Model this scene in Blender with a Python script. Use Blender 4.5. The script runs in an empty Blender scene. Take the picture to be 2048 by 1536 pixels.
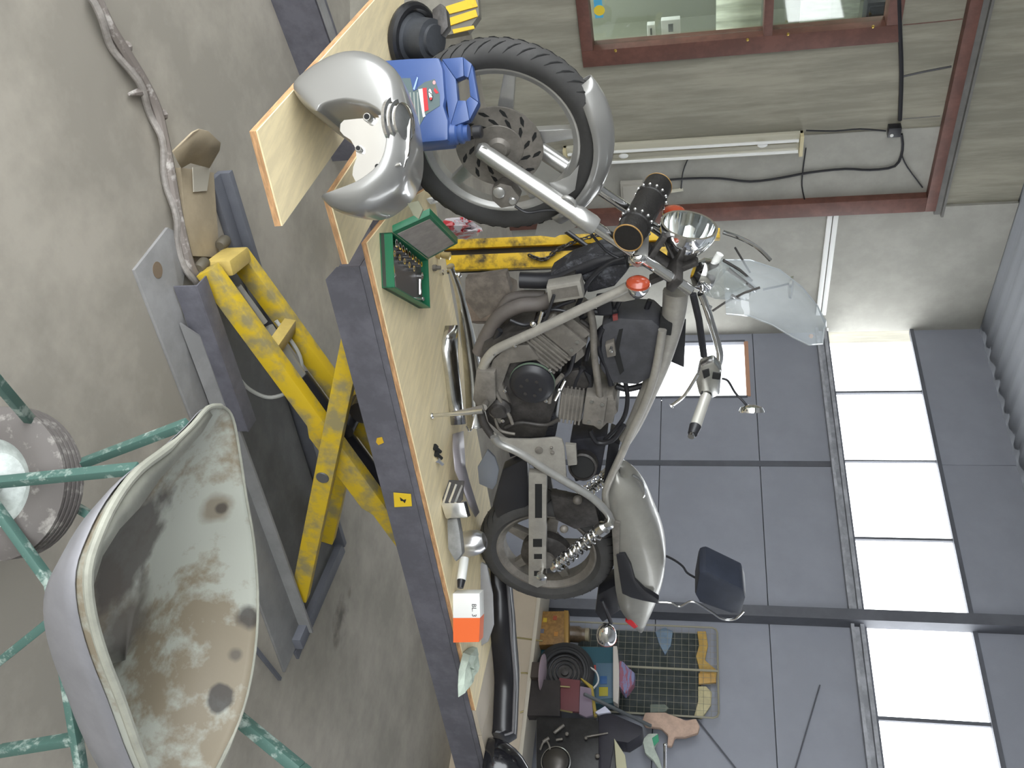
import bpy, bmesh, math, random
from mathutils import Vector, Matrix
random.seed(4)
SC = bpy.context.scene
COL = SC.collection
PI = math.pi
rad = math.radians

# ------------------------------------------------------------------ camera, sky, light
EYE = 1.78
FOC = 1843.0                       # focal length in pixels of the 2048 px wide frame
YAW, PITCH, ROLL = rad(40.6), rad(11.75), rad(0.62)
FH = Vector((-math.sin(YAW), math.cos(YAW), 0)); RT = Vector((math.cos(YAW), math.sin(YAW), 0)); UP = Vector((0, 0, 1))
FW = FH * math.cos(PITCH) - UP * math.sin(PITCH)
V0 = FH * math.sin(PITCH) + UP * math.cos(PITCH)
CU = RT * math.cos(ROLL) - V0 * math.sin(ROLL)
CV = V0 * math.cos(ROLL) + RT * math.sin(ROLL)
CAM = Vector((0, 0, EYE))
cd = bpy.data.cameras.new('camera'); cam = bpy.data.objects.new('camera', cd); COL.objects.link(cam)
cd.sensor_fit = 'HORIZONTAL'; cd.sensor_width = 36.0; cd.lens = FOC / 2048 * 36.0; cd.clip_start = 0.05
m = Matrix.Identity(4)             # the phone was held on its side: world up runs along image x
for i in range(3):
    m[i][0] = CV[i]; m[i][1] = -CU[i]; m[i][2] = -FW[i]; m[i][3] = CAM[i]
cam.matrix_world = m
SC.camera = cam
SC.view_settings.view_transform = 'Standard'; SC.view_settings.look = 'None'
SC.view_settings.gamma = 1.0; SC.view_settings.use_curve_mapping = False
SC.view_settings.exposure = 1.0
world = bpy.data.worlds.new('overcast_sky'); SC.world = world; world.use_nodes = True
bg = world.node_tree.nodes['Background']; bg.inputs[0].default_value = (0.93, 0.97, 1.0, 1); bg.inputs[1].default_value = 3.2

def area(name, loc, rot, sx, sy, power, col=(1, 1, 1), portal=False):
    l = bpy.data.lights.new(name, 'AREA'); l.shape = 'RECTANGLE'; l.size = sx; l.size_y = sy; l.energy = power; l.color = col
    if portal: l.cycles.is_portal = True
    o = bpy.data.objects.new(name, l); COL.objects.link(o); o.location = loc; o.rotation_euler = rot
    return o
# daylight through the big gate behind the photographer and through the strip of windows
area('gate_daylight_portal', (0.0, -1.75, 1.95), (PI/2, 0, PI), 10.0, 3.88, 1, portal=True)
area('window_daylight_portal', (-0.6, 7.17, 3.4), (-PI/2, 0, PI), 12.0, 0.86, 1, portal=True)

# ------------------------------------------------------------------ helpers: placing
def S(r, g, b):
    f = lambda c: (c/255/12.92) if c/255 <= 0.04045 else ((c/255 + 0.055)/1.055)**2.4
    return (f(r), f(g), f(b), 1)
def ray(px, py): return (FW*FOC + CU*(py-768) + CV*(px-1024)).normalized()
def onz(px, py, z): d = ray(px, py); return CAM + d*((z-EYE)/d.z)
def onx(px, py, x): d = ray(px, py); return CAM + d*(x/d.x)
def ony(px, py, y): d = ray(px, py); return CAM + d*(y/d.y)
AZ = rad(15.0)                     # heading of the lift and the motorcycle
ES = Vector((math.sin(AZ), math.cos(AZ), 0)); ET = Vector((math.cos(AZ), -math.sin(AZ), 0))
def onb(px, py, t): d = ray(px, py); return CAM + d*((t-2.93)/d.dot(ET))       # a vertical plane along the motorcycle
_d = ray(1003, 278); ORG = CAM + _d*(-2.93/_d.dot(ET))
def L(s, t, z): return Vector((ORG.x, ORG.y, 0)) + ES*s + ET*t + UP*z             # lift / motorcycle frame
def onv(px, py, p): d = ray(px, py); return CAM + d*((p-CAM).dot(FH)/d.dot(FH))  # the upright plane through p that faces the room's gate
def B(pts, t): return [onb(a, b, t) for a, b in pts]

# ------------------------------------------------------------------ helpers: materials
MATS = {}
def mat(name, col, rough=0.5, metal=0.0, var=0.0, scale=8.0, bump=0.0, col2=None, coat=0.0, lo=0.42, hi=0.62, stretch=None, spec=None):
    if name in MATS: return MATS[name]
    m = bpy.data.materials.new(name); m.use_nodes = True; nt = m.node_tree; N = nt.nodes; K = nt.links
    b = N['Principled BSDF']; b.inputs['Roughness'].default_value = rough; b.inputs['Metallic'].default_value = metal
    b.inputs['Base Color'].default_value = col
    if coat: b.inputs['Coat Weight'].default_value = coat; b.inputs['Coat Roughness'].default_value = 0.06
    if spec is not None: b.inputs['Specular IOR Level'].default_value = spec
    m.diffuse_color = col
    if var or bump or col2:
        tc = N.new('ShaderNodeTexCoord'); mp = N.new('ShaderNodeMapping'); K.new(tc.outputs['Object'], mp.inputs[0])
        if stretch: mp.inputs['Scale'].default_value = stretch
        n1 = N.new('ShaderNodeTexNoise'); n1.inputs['Scale'].default_value = scale; n1.inputs['Detail'].default_value = 6; n1.inputs['Roughness'].default_value = 0.65
        K.new(mp.outputs[0], n1.inputs['Vector'])
        if var or col2:
            cr = N.new('ShaderNodeValToRGB'); K.new(n1.outputs['Fac'], cr.inputs[0])
            c2 = col2 if col2 else tuple(min(1, c*(1+var)) for c in col[:3]) + (1,)
            c1 = col if col2 else tuple(c*(1-var) for c in col[:3]) + (1,)
            cr.color_ramp.elements[0].color = c1; cr.color_ramp.elements[0].position = lo
            cr.color_ramp.elements[1].color = c2; cr.color_ramp.elements[1].position = hi
            K.new(cr.outputs[0], b.inputs['Base Color'])
        if bump:
            n2 = N.new('ShaderNodeTexNoise'); n2.inputs['Scale'].default_value = scale*5; n2.inputs['Detail'].default_value = 4
            K.new(mp.outputs[0], n2.inputs['Vector'])
            bp = N.new('ShaderNodeBump'); bp.inputs['Strength'].default_value = bump; bp.inputs['Distance'].default_value = 0.01
            K.new(n2.outputs['Fac'], bp.inputs['Height']); K.new(bp.outputs[0], b.inputs['Normal'])
    MATS[name] = m
    return m
def glass(name, tint=(0.95, 0.97, 0.97, 1), refl=0.12, rough=0.03, opacity=0.0, body=(0.8, 0.8, 0.8, 1)):
    if name in MATS: return MATS[name]
    m = bpy.data.materials.new(name); m.use_nodes = True; nt = m.node_tree; N = nt.nodes; K = nt.links
    N.remove(N['Principled BSDF']); out = N['Material Output']
    tr = N.new('ShaderNodeBsdfTransparent'); tr.inputs[0].default_value = tint
    gl = N.new('ShaderNodeBsdfGlossy'); gl.inputs['Roughness'].default_value = rough
    mx = N.new('ShaderNodeMixShader'); mx.inputs[0].default_value = refl
    K.new(tr.outputs[0], mx.inputs[1]); K.new(gl.outputs[0], mx.inputs[2]); last = mx
    if opacity:
        df = N.new('ShaderNodeBsdfDiffuse'); df.inputs[0].default_value = body
        m2 = N.new('ShaderNodeMixShader'); m2.inputs[0].default_value = opacity
        K.new(mx.outputs[0], m2.inputs[1]); K.new(df.outputs[0], m2.inputs[2]); last = m2
    K.new(last.outputs[0], out.inputs[0])
    MATS[name] = m
    return m

# ------------------------------------------------------------------ helpers: meshes
def basis(a):
    a = a.normalized(); h = UP if abs(a.z) < 0.9 else Vector((1, 0, 0))
    x = a.cross(h).normalized(); return x, x.cross(a).normalized()
class MB:
    def __init__(s): s.v = []; s.f = []
    def add(s, vs, fs):
        k = len(s.v); s.v += [Vector(p) for p in vs]; s.f += [[i+k for i in f] for f in fs]; return s
    def box(s, c, size, ax=None):
        X, Y, Z = ax if ax else (Vector((1, 0, 0)), Vector((0, 1, 0)), UP)
        c = Vector(c); a, b, d = (q/2 for q in size); vs = []
        for k in (-d, d):
            for j in (-b, b):
                for i in (-a, a): vs.append(c + X*i + Y*j + Z*k)
        return s.add(vs, [[0, 2, 3, 1], [4, 5, 7, 6], [0, 1, 5, 4], [2, 6, 7, 3], [0, 4, 6, 2], [1, 3, 7, 5]])
    def bar(s, p, q, w, h, up=UP):                       # rectangular bar from p to q
        p, q = Vector(p), Vector(q); a = (q-p).normalized(); x = a.cross(up).normalized(); y = x.cross(a)
        return s.box((p+q)/2, (w, (q-p).length, h), (x, a, y))
    def prism(s, poly, vec):
        n = len(poly); poly = [Vector(p) for p in poly]; vec = Vector(vec)
        nn = Vector((0, 0, 0))
        for i in range(n): nn += poly[i].cross(poly[(i+1) % n])
        if nn.dot(vec) > 0: poly = poly[::-1]
        vs = poly + [p+vec for p in poly]
        return s.add(vs, [list(range(n)), list(range(2*n-1, n-1, -1))] + [[(i+1) % n, i, n+i, n+(i+1) % n] for i in range(n)])
    def tube(s, pts, r, n=10, closed=False, flat=1.0):
        pts = [Vector(p) for p in pts]; m = len(pts); rs = r if isinstance(r, (list, tuple)) else [r]*m
        vs = []; fs = []; x = None
        for i, p in enumerate(pts):
            if closed: t = pts[(i+1) % m]-pts[i-1]
            else: t = pts[min(i+1, m-1)]-pts[max(i-1, 0)]
            t.normalize()
            if x is None: x = basis(t)[0]; y = t.cross(x)
            else:
                x = (x - t*x.dot(t)).normalized(); y = t.cross(x)
            for k in range(n):
                a = 2*PI*k/n; vs.append(p + (x*math.cos(a) + y*math.sin(a)*flat)*rs[i])
        for i in range(m if closed else m-1):
            j = (i+1) % m
            for k in range(n): fs.append([i*n+k, i*n+(k+1) % n, j*n+(k+1) % n, j*n+k])
        if not closed: fs += [list(range(n))[::-1], [(m-1)*n+k for k in range(n)]]
        return s.add(vs, fs)
    def lathe(s, o, ax, prof, n=28, closed=False):       # prof: (height along ax, radius); ends closed
        o = Vector(o); ax = Vector(ax).normalized(); x, y = basis(ax); vs = []; fs = []; m = len(prof)
        for h, r in prof:
            for k in range(n):
                a = 2*PI*k/n; vs.append(o + ax*h + (x*math.cos(a)+y*math.sin(a))*max(r, 1e-4))
        for i in range(m if closed else m-1):
            j = (i+1) % m
            for k in range(n): fs.append([i*n+k, i*n+(k+1) % n, j*n+(k+1) % n, j*n+k])
        if not closed: fs += [list(range(n))[::-1], [(m-1)*n+k for k in range(n)]]
        return s.add(vs, fs)
    def grid(s, rows, wrap=False):
        n = len(rows[0]); vs = [p for r in rows for p in r]; fs = []
        for i in range(len(rows)-1):
            for k in range(n if wrap else n-1): fs.append([i*n+k, i*n+(k+1) % n, (i+1)*n+(k+1) % n, (i+1)*n+k])
        return s.add(vs, fs)
    def ball(s, c, r, n=16, ax=None):
        X, Y, Z = ax if ax else (Vector((1, 0, 0)), Vector((0, 1, 0)), UP)
        r = r if isinstance(r, (list, tuple)) else (r, r, r); c = Vector(c); rows = []
        for i in range(9):
            p = -PI/2 + PI*i/8; q = max(math.cos(p), 0.02)
            rows.append([c + X*r[0]*q*math.cos(2*PI*k/n) + Y*r[1]*q*math.sin(2*PI*k/n) + Z*r[2]*math.sin(p) for k in range(n)])
        s.grid(rows, True); k = len(s.v)-9*n
        s.f += [[k+i for i in range(n)][::-1], [k+8*n+i for i in range(n)]]
        return s
    def build(s, name, material, parent=None, label=None, cat=None, group=None, kind=None, bev=0, solid=0, sub=0, ang=35, flat=False):
        me = bpy.data.meshes.new(name)
        xs = [min(v[i] for v in s.v) for i in range(3)]; xe = [max(v[i] for v in s.v) for i in range(3)]
        c = Vector(((xs[0]+xe[0])/2, (xs[1]+xe[1])/2, xs[2]))
        me.from_pydata([v-c for v in s.v], [], s.f)
        bm = bmesh.new(); bm.from_mesh(me)
        if not solid: bmesh.ops.recalc_face_normals(bm, faces=bm.faces)
        if bev:
            es = [e for e in bm.edges if len(e.link_faces) == 2 and e.calc_face_angle(0) > rad(30)]
            bmesh.ops.bevel(bm, geom=es, offset=bev, segments=2, profile=0.6, affect='EDGES', clamp_overlap=True)
        bm.to_mesh(me); bm.free()
        if not flat:
            me.shade_smooth(); me.set_sharp_from_angle(angle=rad(ang))
        if material: me.materials.append(material)
        o = bpy.data.objects.new(name, me); COL.objects.link(o)
        if parent:
            o.parent = parent; o.location = c - WORLD[parent.name]
        else: o.location = c
        WORLD[o.name] = c
        if solid:
            md = o.modifiers.new('thickness', 'SOLIDIFY'); md.thickness = solid; md.offset = 0
        if sub:
            md = o.modifiers.new('smooth', 'SUBSURF'); md.levels = sub; md.render_levels = sub
        tag(o, label, cat, group, kind)
        return o
WORLD = {}
def tag(o, label=None, cat=None, group=None, kind=None):
    if label: o['label'] = label
    if cat: o['category'] = cat
    if group: o['group'] = group
    if kind: o['kind'] = kind
    return o
def thing(name, label, cat, loc, group=None):
    o = bpy.data.objects.new(name, None); COL.objects.link(o); o.location = loc; o.empty_display_size = 0.1
    WORLD[o.name] = Vector(loc); return tag(o, label, cat, group)
def struct(o): o['kind'] = 'structure'; return o
def smooth_path(pts, k=4):                               # Catmull-Rom through the points
    pts = [Vector(p) for p in pts]; out = []
    for i in range(len(pts)-1):
        p0, p1, p2, p3 = pts[max(i-1, 0)], pts[i], pts[i+1], pts[min(i+2, len(pts)-1)]
        for j in range(k):
            t = j/k
            out.append(0.5*((2*p1) + (p2-p0)*t + (2*p0-5*p1+4*p2-p3)*t*t + (3*p1-p0-3*p2+p3)*t**3))
    return out + [pts[-1]]

# ------------------------------------------------------------------ materials
concrete_floor = mat('dusty_concrete_floor', S(156, 150, 139), 0.75, var=0.14, scale=2.2, bump=0.25)
wall_concrete = mat('board_marked_concrete', S(150, 146, 132), 0.9, var=0.16, scale=2.5, bump=0.3, stretch=(1, 3.5, 0.4))
plaster = mat('grey_plaster', S(160, 158, 150), 0.9, var=0.07, scale=3, bump=0.15)
sheet = mat('blue_grey_sheet_metal', S(150, 153, 163), 0.55, var=0.05, scale=1.5)
sheet_dark = mat('dark_grey_steel', S(95, 97, 104), 0.6, var=0.1, scale=4)
girt_m = mat('weathered_galvanised', S(170, 172, 178), 0.6, var=0.2, scale=9)
brown = mat('brown_painted_wood', S(104, 68, 58), 0.6, var=0.18, scale=6)
rail_grey = mat('grey_track_steel', S(112, 110, 106), 0.55, var=0.12, scale=5)
chrome = mat('chrome', (0.86, 0.86, 0.86, 1), 0.07, 1.0)
chrome_soft = mat('dull_chrome', (0.72, 0.72, 0.71, 1), 0.2, 1.0, var=0.08, scale=20)
alloy = mat('silver_painted_alloy', S(186, 185, 182), 0.28, 0.7, var=0.06, scale=12)
silver_paint = mat('metallic_silver_paint', S(150, 149, 146), 0.3, 0.4, coat=0.5)
dusty_silver = mat('dusty_silver_frame', S(158, 154, 146), 0.45, 0.35, var=0.1, scale=14)
dull_alloy = mat('dusty_engine_alloy', S(122, 117, 110), 0.55, 0.35, var=0.18, scale=14, bump=0.1)
dark_alloy = mat('oily_dark_alloy', S(70, 67, 65), 0.5, 0.4, var=0.3, scale=16, bump=0.15)
black = mat('black_plastic', S(36, 36, 40), 0.4)
black_gloss = mat('gloss_black', S(26, 26, 30), 0.15, coat=0.5)
rubber = mat('tyre_rubber', S(62, 61, 60), 0.75, var=0.14, scale=10)
rubber_dark = mat('groove_black', S(22, 22, 22), 0.8)
leather = mat('black_leather', S(30, 28, 27), 0.5, var=0.15, scale=25, bump=0.2)
gold = mat('tan_piping', S(156, 122, 70), 0.5)
amber = mat('amber_lens', S(154, 62, 36), 0.25, coat=0.5)
red_lens = mat('red_lens', S(190, 32, 38), 0.25, coat=0.5)
yellow = mat('scuffed_yellow_paint', S(206, 174, 36), 0.5, col2=S(150, 138, 96), scale=9, lo=0.44, hi=0.62)
yellow_dusty = mat('dusty_yellow_paint', S(190, 166, 92), 0.6, var=0.12, scale=9)
yellow_dark = mat('grimy_yellow_paint', S(212, 172, 24), 0.5, col2=S(70, 58, 28), scale=5, lo=0.5, hi=0.62)
lift_grey = mat('worn_blue_grey_paint', S(96, 95, 102), 0.55, var=0.16, scale=9, bump=0.08)
base_grey = mat('dusty_grey_base_paint', S(134, 133, 132), 0.6, var=0.1, scale=7)
base_shadow = mat('shade_toned_base', S(92, 92, 90), 0.7, var=0.15, scale=6)
ply = mat('plywood_face', S(232, 215, 174), 0.6, var=0.07, scale=5, stretch=(1.2, 7, 1))
ply_edge = mat('plywood_edge', S(188, 146, 104), 0.75, var=0.25, scale=16, stretch=(1, 1, 8))
blue = mat('blue_plastic', S(58, 82, 134), 0.3)
green_case = mat('green_steel', S(22, 104, 70), 0.35)
teal = mat('green_teal_paint', S(70, 100, 92), 0.5, col2=S(150, 164, 156), scale=24, lo=0.52, hi=0.62)
white_p = mat('white_plastic', S(228, 228, 224), 0.4)
cream = mat('cream_enamel', S(186, 172, 152), 0.45, var=0.04, scale=3)
card = mat('cardboard', S(190, 152, 92), 0.8, var=0.1, scale=6)
dust_tan = mat('dust_covered_tan_steel', S(164, 150, 126), 0.75, var=0.08, scale=8)
hose_m = mat('dusty_hose', S(120, 112, 106), 0.7, col2=S(176, 170, 164), scale=14, lo=0.5, hi=0.6)

# ------------------------------------------------------------------ the setting
XL, YB, ZC = -6.75, 7.09, 4.43
def bx(x0, x1, y0, y1, z0, z1): return ((x0+x1)/2, (y0+y1)/2, (z0+z1)/2), (abs(x1-x0), abs(y1-y0), abs(z1-z0))
def boxes(*bs):
    mb = MB()
    for b in bs: mb.box(*bx(*b))
    return mb
# floor: power-floated concrete with one oily stain and long drag marks
fm = concrete_floor; nt = fm.node_tree; N = nt.nodes; K = nt.links
sp = onz(682, 1240, 0)
tc = N.new('ShaderNodeNewGeometry'); nz = N.new('ShaderNodeTexNoise'); nz.inputs['Scale'].default_value = 9; nz.inputs['Detail'].default_value = 5
vm = N.new('ShaderNodeVectorMath'); vm.operation = 'SUBTRACT'; vm.inputs[1].default_value = sp
mpg = N.new('ShaderNodeMapping'); mpg.inputs['Rotation'].default_value = (0, 0, -rad(25)); mpg.inputs['Scale'].default_value = (3.4, 6.5, 1)
ln = N.new('ShaderNodeVectorMath'); ln.operation = 'LENGTH'
ad = N.new('ShaderNodeMath'); ad.operation = 'MULTIPLY_ADD'; ad.inputs[1].default_value = 1.6; ad.inputs[2].default_value = -0.3
sm = N.new('ShaderNodeMath'); sm.operation = 'ADD'
cr = N.new('ShaderNodeValToRGB'); cr.color_ramp.elements[0].position = 0.55; cr.color_ramp.elements[0].color = (0.38, 0.37, 0.37, 1); cr.color_ramp.elements[1].position = 1.15; cr.color_ramp.elements[1].position = 1.0; cr.color_ramp.elements[1].color = (1, 1, 1, 1)
ml = N.new('ShaderNodeMix'); ml.data_type = 'RGBA'; ml.blend_type = 'MULTIPLY'; ml.inputs[0].default_value = 1
bs = N['Principled BSDF']; src = bs.inputs['Base Color'].links[0].from_socket
K.new(tc.outputs['Position'], nz.inputs['Vector']); K.new(tc.outputs['Position'], vm.inputs[0]); K.new(vm.outputs[0], mpg.inputs[0]); K.new(mpg.outputs[0], ln.inputs[0])
K.new(nz.outputs['Fac'], ad.inputs[0]); K.new(ad.outputs[0], sm.inputs[0]); K.new(ln.outputs['Value'], sm.inputs[1]); K.new(sm.outputs[0], cr.inputs[0])
K.new(src, ml.inputs[6]); K.new(cr.outputs[0], ml.inputs[7]); K.new(ml.outputs[2], bs.inputs['Base Color'])
struct(boxes((XL-0.2, 5.6, -1.8, YB+0.2, -0.12, 0)).build('floor', concrete_floor))
struct(boxes((-14, 14, -16, -1.82, -0.14, -0.02)).build('ground', mat('yard_asphalt', S(150, 148, 142), 0.9, var=0.08, scale=2)))

# wall with the brown office window
wy1 = onx(1165, 131, XL).y; wy1i = onx(1185, 97, XL).y; wy0 = wy1-2.3
wz0 = onx(1166, 120, XL).z; wz0i = onx(1186, 90, XL).z; wz1i = onx(1772, 42, XL).z; wz1 = onx(1798, 68, XL).z
struct(boxes((XL-0.2, XL, -1.8, wy0, 0, ZC), (XL-0.2, XL, wy1, YB+0.2, 0, ZC), (XL-0.2, XL, wy0, wy1, 0, wz0), (XL-0.2, XL, wy0, wy1, wz1, ZC)).build('wall_left', wall_concrete))
W = thing('window_1', None, None, (XL, wy1, wz0)); struct(W)
mz = (onx(1528, 30, XL).z, onx(1546, 30, XL).z); j2 = wy1-1.15
def frame_bar(y0, y1, z0, z1): return boxes((XL-0.12, XL+0.035, y0, y1, z0, z1)).build('window_frame', brown, W, bev=0.004)
frame_bar(wy1i, wy1, wz0, wz1); frame_bar(wy0, wy1i, wz0, wz0i); frame_bar(wy0, wy1i, wz1i, wz1); frame_bar(wy0, wy1i, mz[0], mz[1]); frame_bar(j2-0.05, j2+0.05, wz0i, mz[0])
office_glass = glass('office_glass', tint=(0.9, 0.94, 0.9, 1), refl=0.10)
boxes((XL-0.06, XL-0.052, wy0, wy1i, wz0i, mz[0])).build('pane', office_glass, W); boxes((XL-0.06, XL-0.052, wy0, wy1i, mz[1], wz1i)).build('pane', office_glass, W)
for a, b in ((1231, 101), (1495, 79), (1576, 68), (1746, 53)):
    MB().lathe(onx(a, b, XL+0.036), (1, 0, 0), [(0, 0.012), (0.006, 0.012), (0.01, 0.004)], 10).build('brass_screw', mat('brass', S(190, 160, 84), 0.3, 0.8), W)
# the office behind the window
off = mat('office_wall_paint', S(128, 130, 116), 0.8)
struct(boxes((XL-2.4, XL-2.3, wy0-1.5, wy1+1.0, 0, 3.65), (XL-2.3, XL-0.2, wy0-1.5, wy0-1.4, 0, 3.65), (XL-2.3, XL-0.2, wy1+0.9, wy1+1.0, 0, 3.65), (XL-2.3, XL-0.2, wy0-1.5, wy1+1.0, 3.6, 3.7)).build('wall_office', off))
area('added_office_fill', (XL-1.2, wy1-0.6, 3.5), (0, 0, 0), 0.6, 1.2, 7, (1, 0.97, 0.9))  # added lamp to brighten the office; no fitting is seen there
cur = mat('bright_strip_cloth', S(196, 198, 180), 0.8, var=0.12, scale=5, stretch=(1, 6, 0.6))
rows = []
pa, pb = onx(1440, 0, XL-1.9), onx(1520, 75, XL-1.9)
for k in range(25):
    y = pb.y+0.1-k*0.04; x = XL-1.9+0.02*math.sin(k*1.7); rows.append([Vector((x, y, onx(1432, 30, XL-1.9).z)), Vector((x, y, onx(1522, 30, XL-1.9).z))])
tag(MB().grid(rows).build('bright_strip_curtain', cur, solid=0.004), 'pale pleated curtain added in place of a bright window strip behind the brown frame', 'curtain')  # added pale sheet takes the place of a bright window strip
q = onx(1655, 60, XL-1.7)
tag(MB().box(q, (0.03, 0.62, 0.52)).box(q+Vector((0.012, 0, 0)), (0.02, 0.68, 0.03)).build('notice_board', mat('pale_board', S(176, 180, 170), 0.35, var=0.15, scale=4, stretch=(1, 5, 1)), bev=0.004), 'pale glossy board seen through the top pane of the brown window', 'board')
q = onx(1752, 30, XL-1.2)
tag(MB().box(q, (0.2, 0.34, 0.2)).box(q+Vector((0.1, 0, -0.02)), (0.02, 0.28, 0.12)).build('wall_speaker', black, bev=0.01), 'black box high behind the top pane of the brown window', 'speaker')
for (a, b, c2, d, lb) in ((1294, 47, 1311, 71, 'small square white box on the office wall behind glass'), (1322, 38, 1361, 65, 'wider white box with a slot on the office wall behind glass')):
    p, q = onx(a, b, -7.29), onx(c2, d, -7.29)
    t = thing('switch_box', lb, 'switch box', ((p.x+q.x)/2, (p.y+q.y)/2, min(p.z, q.z)))
    MB().box((p+q)/2, (0.06, abs(q.y-p.y), abs(q.z-p.z))).build('cover', white_p, t, bev=0.006)
    MB().box((p+q)/2+Vector((0.032, 0, 0)), (0.012, abs(q.y-p.y)*0.5, abs(q.z-p.z)*0.25)).build('toggle', mat('grey_plastic', S(120, 122, 120), 0.5), t)
p, q = onx(1184, -30, XL+0.038), onx(1207, 35, XL+0.038)
t = thing('sticker', 'blue and yellow sticker on the brown window frame', 'sticker', p)
def decal(poly, name, m, par, th=0.0015): return MB().prism(poly, Vector((th, 0, 0))).build(name, m, par)
boxes((XL+0.036, XL+0.039, p.y, q.y, p.z, q.z)).build('backing', mat('sticker_blue', S(84, 168, 206), 0.4), t)
zc, yc = (p.z+q.z)/2, q.y-0.06
MB().lathe((XL+0.039, yc, zc+0.005), (1, 0, 0), [(0, 0.042), (0.001, 0.042)], 14).build('yellow_blot', mat('sticker_yellow', S(224, 196, 60), 0.4), t)

# smooth plaster panel inside the door surround and beyond it
py0 = onx(1500, 300, XL).y; post0 = onx(1862, 382, XL).y; post1 = onx(1862, 410, XL).y
struct(boxes((XL, XL+0.012, py0-0.12, post0, 0, onx(1870, 380, XL).z)).build('wall_plaster', plaster))
struct(boxes((XL, XL+0.03, post1, YB, 0, ZC)).build('wall_corner', plaster))
bz0, bz1, gz1 = onx(1934, 0, XL).z, onx(1960, 0, XL).z, onx(1981, 0, XL).z
struct(boxes((XL, XL+0.09, -1.8, post1, bz0, bz1)).build('trim_1', brown, bev=0.006))
struct(boxes((XL, XL+0.09, post0, post1, 0, bz0)).build('trim_2', brown, bev=0.006))
struct(boxes((XL, XL+0.06, -1.8, post1+0.06, bz1, gz1), (XL+0.06, XL+0.1, -1.8, post1+0.06, gz1-0.02, gz1)).build('trim_3', rail_grey))

# back wall of blue-grey sheet panels with the strip of windows
zs0, zs1 = ony(1652, 660, YB).z, ony(1821, 657, YB).z
lz0, lz1 = ony(1232, 740, YB).z, ony(1490, 690, YB).z; lx0, lx1 = ony(1480, 684, YB).x, ony(1480, 793, YB).x
cx = [XL, ony(1450, 927, YB).x, ony(1450, 1233, YB).x, ony(1450, 1233, YB).x+1.9, 1.2, 2.7, 4.2, 5.6]
zrow = [0, ony(1324, 760, YB).z, ony(1510, 760, YB).z, zs0]
wb = thing('wall_back', None, None, (0, YB, 0)); struct(wb)
g = 0.004
for i in range(len(cx)-1):
    for j in range(3):
        x0, x1, z0, z1 = cx[i]+g, cx[i+1]-g, zrow[j]+g, zrow[j+1]-g
        if i == 0:                                       # the low window is cut out of the first column
            cells = []
            for (a, b) in ((x0, lx0), (lx0, lx1), (lx1, x1)):
                lo, hi = z0, z1
                if (a, b) == (lx0, lx1):
                    if lo < lz0 < hi and hi <= lz1: hi = lz0
                    elif lz0 <= lo and hi <= lz1: continue
                    elif lo < lz1 < hi and lo >= lz0: lo = lz1
                    elif lo < lz0 and hi > lz1: cells.append((a, b, lz1, hi)); hi = lz0
                if b-a > 0.02: cells.append((a, b, lo, hi))
        else: cells = [(x0, x1, z0, z1)]
        mb = MB()
        for a, b, c, d in cells: mb.box(*bx(a, b, YB, YB+0.05, c, d))
        mb.build('panel', sheet, wb)
    MB().box(*bx(cx[i]+g, cx[i+1]-g, YB, YB+0.05, zs1, ZC)).build('panel', sheet, wb)
for x in cx[1:-1]: MB().box(*bx(x-0.02, x+0.02, YB+0.035, YB+0.055, 0, zs0)).build('backing_strip', sheet_dark, wb)  # added dark strips keep outside light out of the panel gaps
for z in zrow[1:3]: MB().box(*bx(lx1+0.02 if lz0 < z < lz1 else XL, 5.6, YB+0.035, YB+0.055, z-0.02, z+0.02)).build('backing_strip', sheet_dark, wb)
for i in (1,): MB().box(*bx(cx[i]-0.03, cx[i]+0.03, YB-0.006, YB+0.06, lz1*0+0, zs0)).build('seam_strip', sheet_dark, wb)
px0 = ony(1450, 1224, YB).x; px1 = ony(1450, 1245, YB).x
struct(boxes((px0, px1, YB-0.14, YB, 0, ZC)).build('trim_4', sheet_dark))
gz0, gzz = ony(1633, 690, YB).z, ony(1654, 690, YB).z
struct(boxes((XL+0.03, 5.6, YB-0.02, YB, gz0+0.02, gzz-0.02), (XL+0.03, 5.6, YB-0.075, YB-0.02, gzz-0.03, gzz), (XL+0.03, 5.6, YB-0.075, YB-0.02, gz0, gz0+0.025)).build('trim_5', girt_m))
struct(boxes((XL+0.03, 5.6, YB-0.02, YB+0.03, zs0-0.02, zs0+0.015), (XL+0.03, 5.6, YB-0.02, YB+0.03, zs1-0.015, zs1+0.02)).build('trim_6', sheet_dark))
wx = [ony(1730, y, YB).x for y in (656, 784, 921, 1075, 1226)]
wx += [ony(1830, y, YB).x for y in (1243, 1440)]
wx += [wx[-1]+0.95*k for k in range(1, 6)]
wg = glass('strip_window_glass', tint=(1, 1, 1, 1), refl=0.03)
for i in range(len(wx)-1):
    if i == 4: continue
    w = thing('window_%d' % (i+2), None, None, (wx[i], YB, zs0)); struct(w)
    MB().box(*bx(wx[i], wx[i+1], YB+0.02, YB+0.024, zs0, zs1)).build('pane', wg, w)
    t_ = 0.007 if i in (1, 2) else 0.014
    boxes((wx[i], wx[i]+t_, YB, YB+0.03, zs0, zs1), (wx[i+1]-t_, wx[i+1], YB, YB+0.03, zs0, zs1)).build('window_frame', sheet_dark, w)
w = thing('window_20', None, None, (lx0, YB, lz0)); struct(w)
MB().box(*bx(lx0, lx1, YB+0.02, YB+0.024, lz0, lz1)).build('pane', wg, w)
boxes((lx0, lx1, YB-0.01, YB+0.03, lz1-0.01, lz1+0.03)).build('window_frame', mat('pale_orange_lintel', S(196, 150, 122), 0.6), w)
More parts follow.
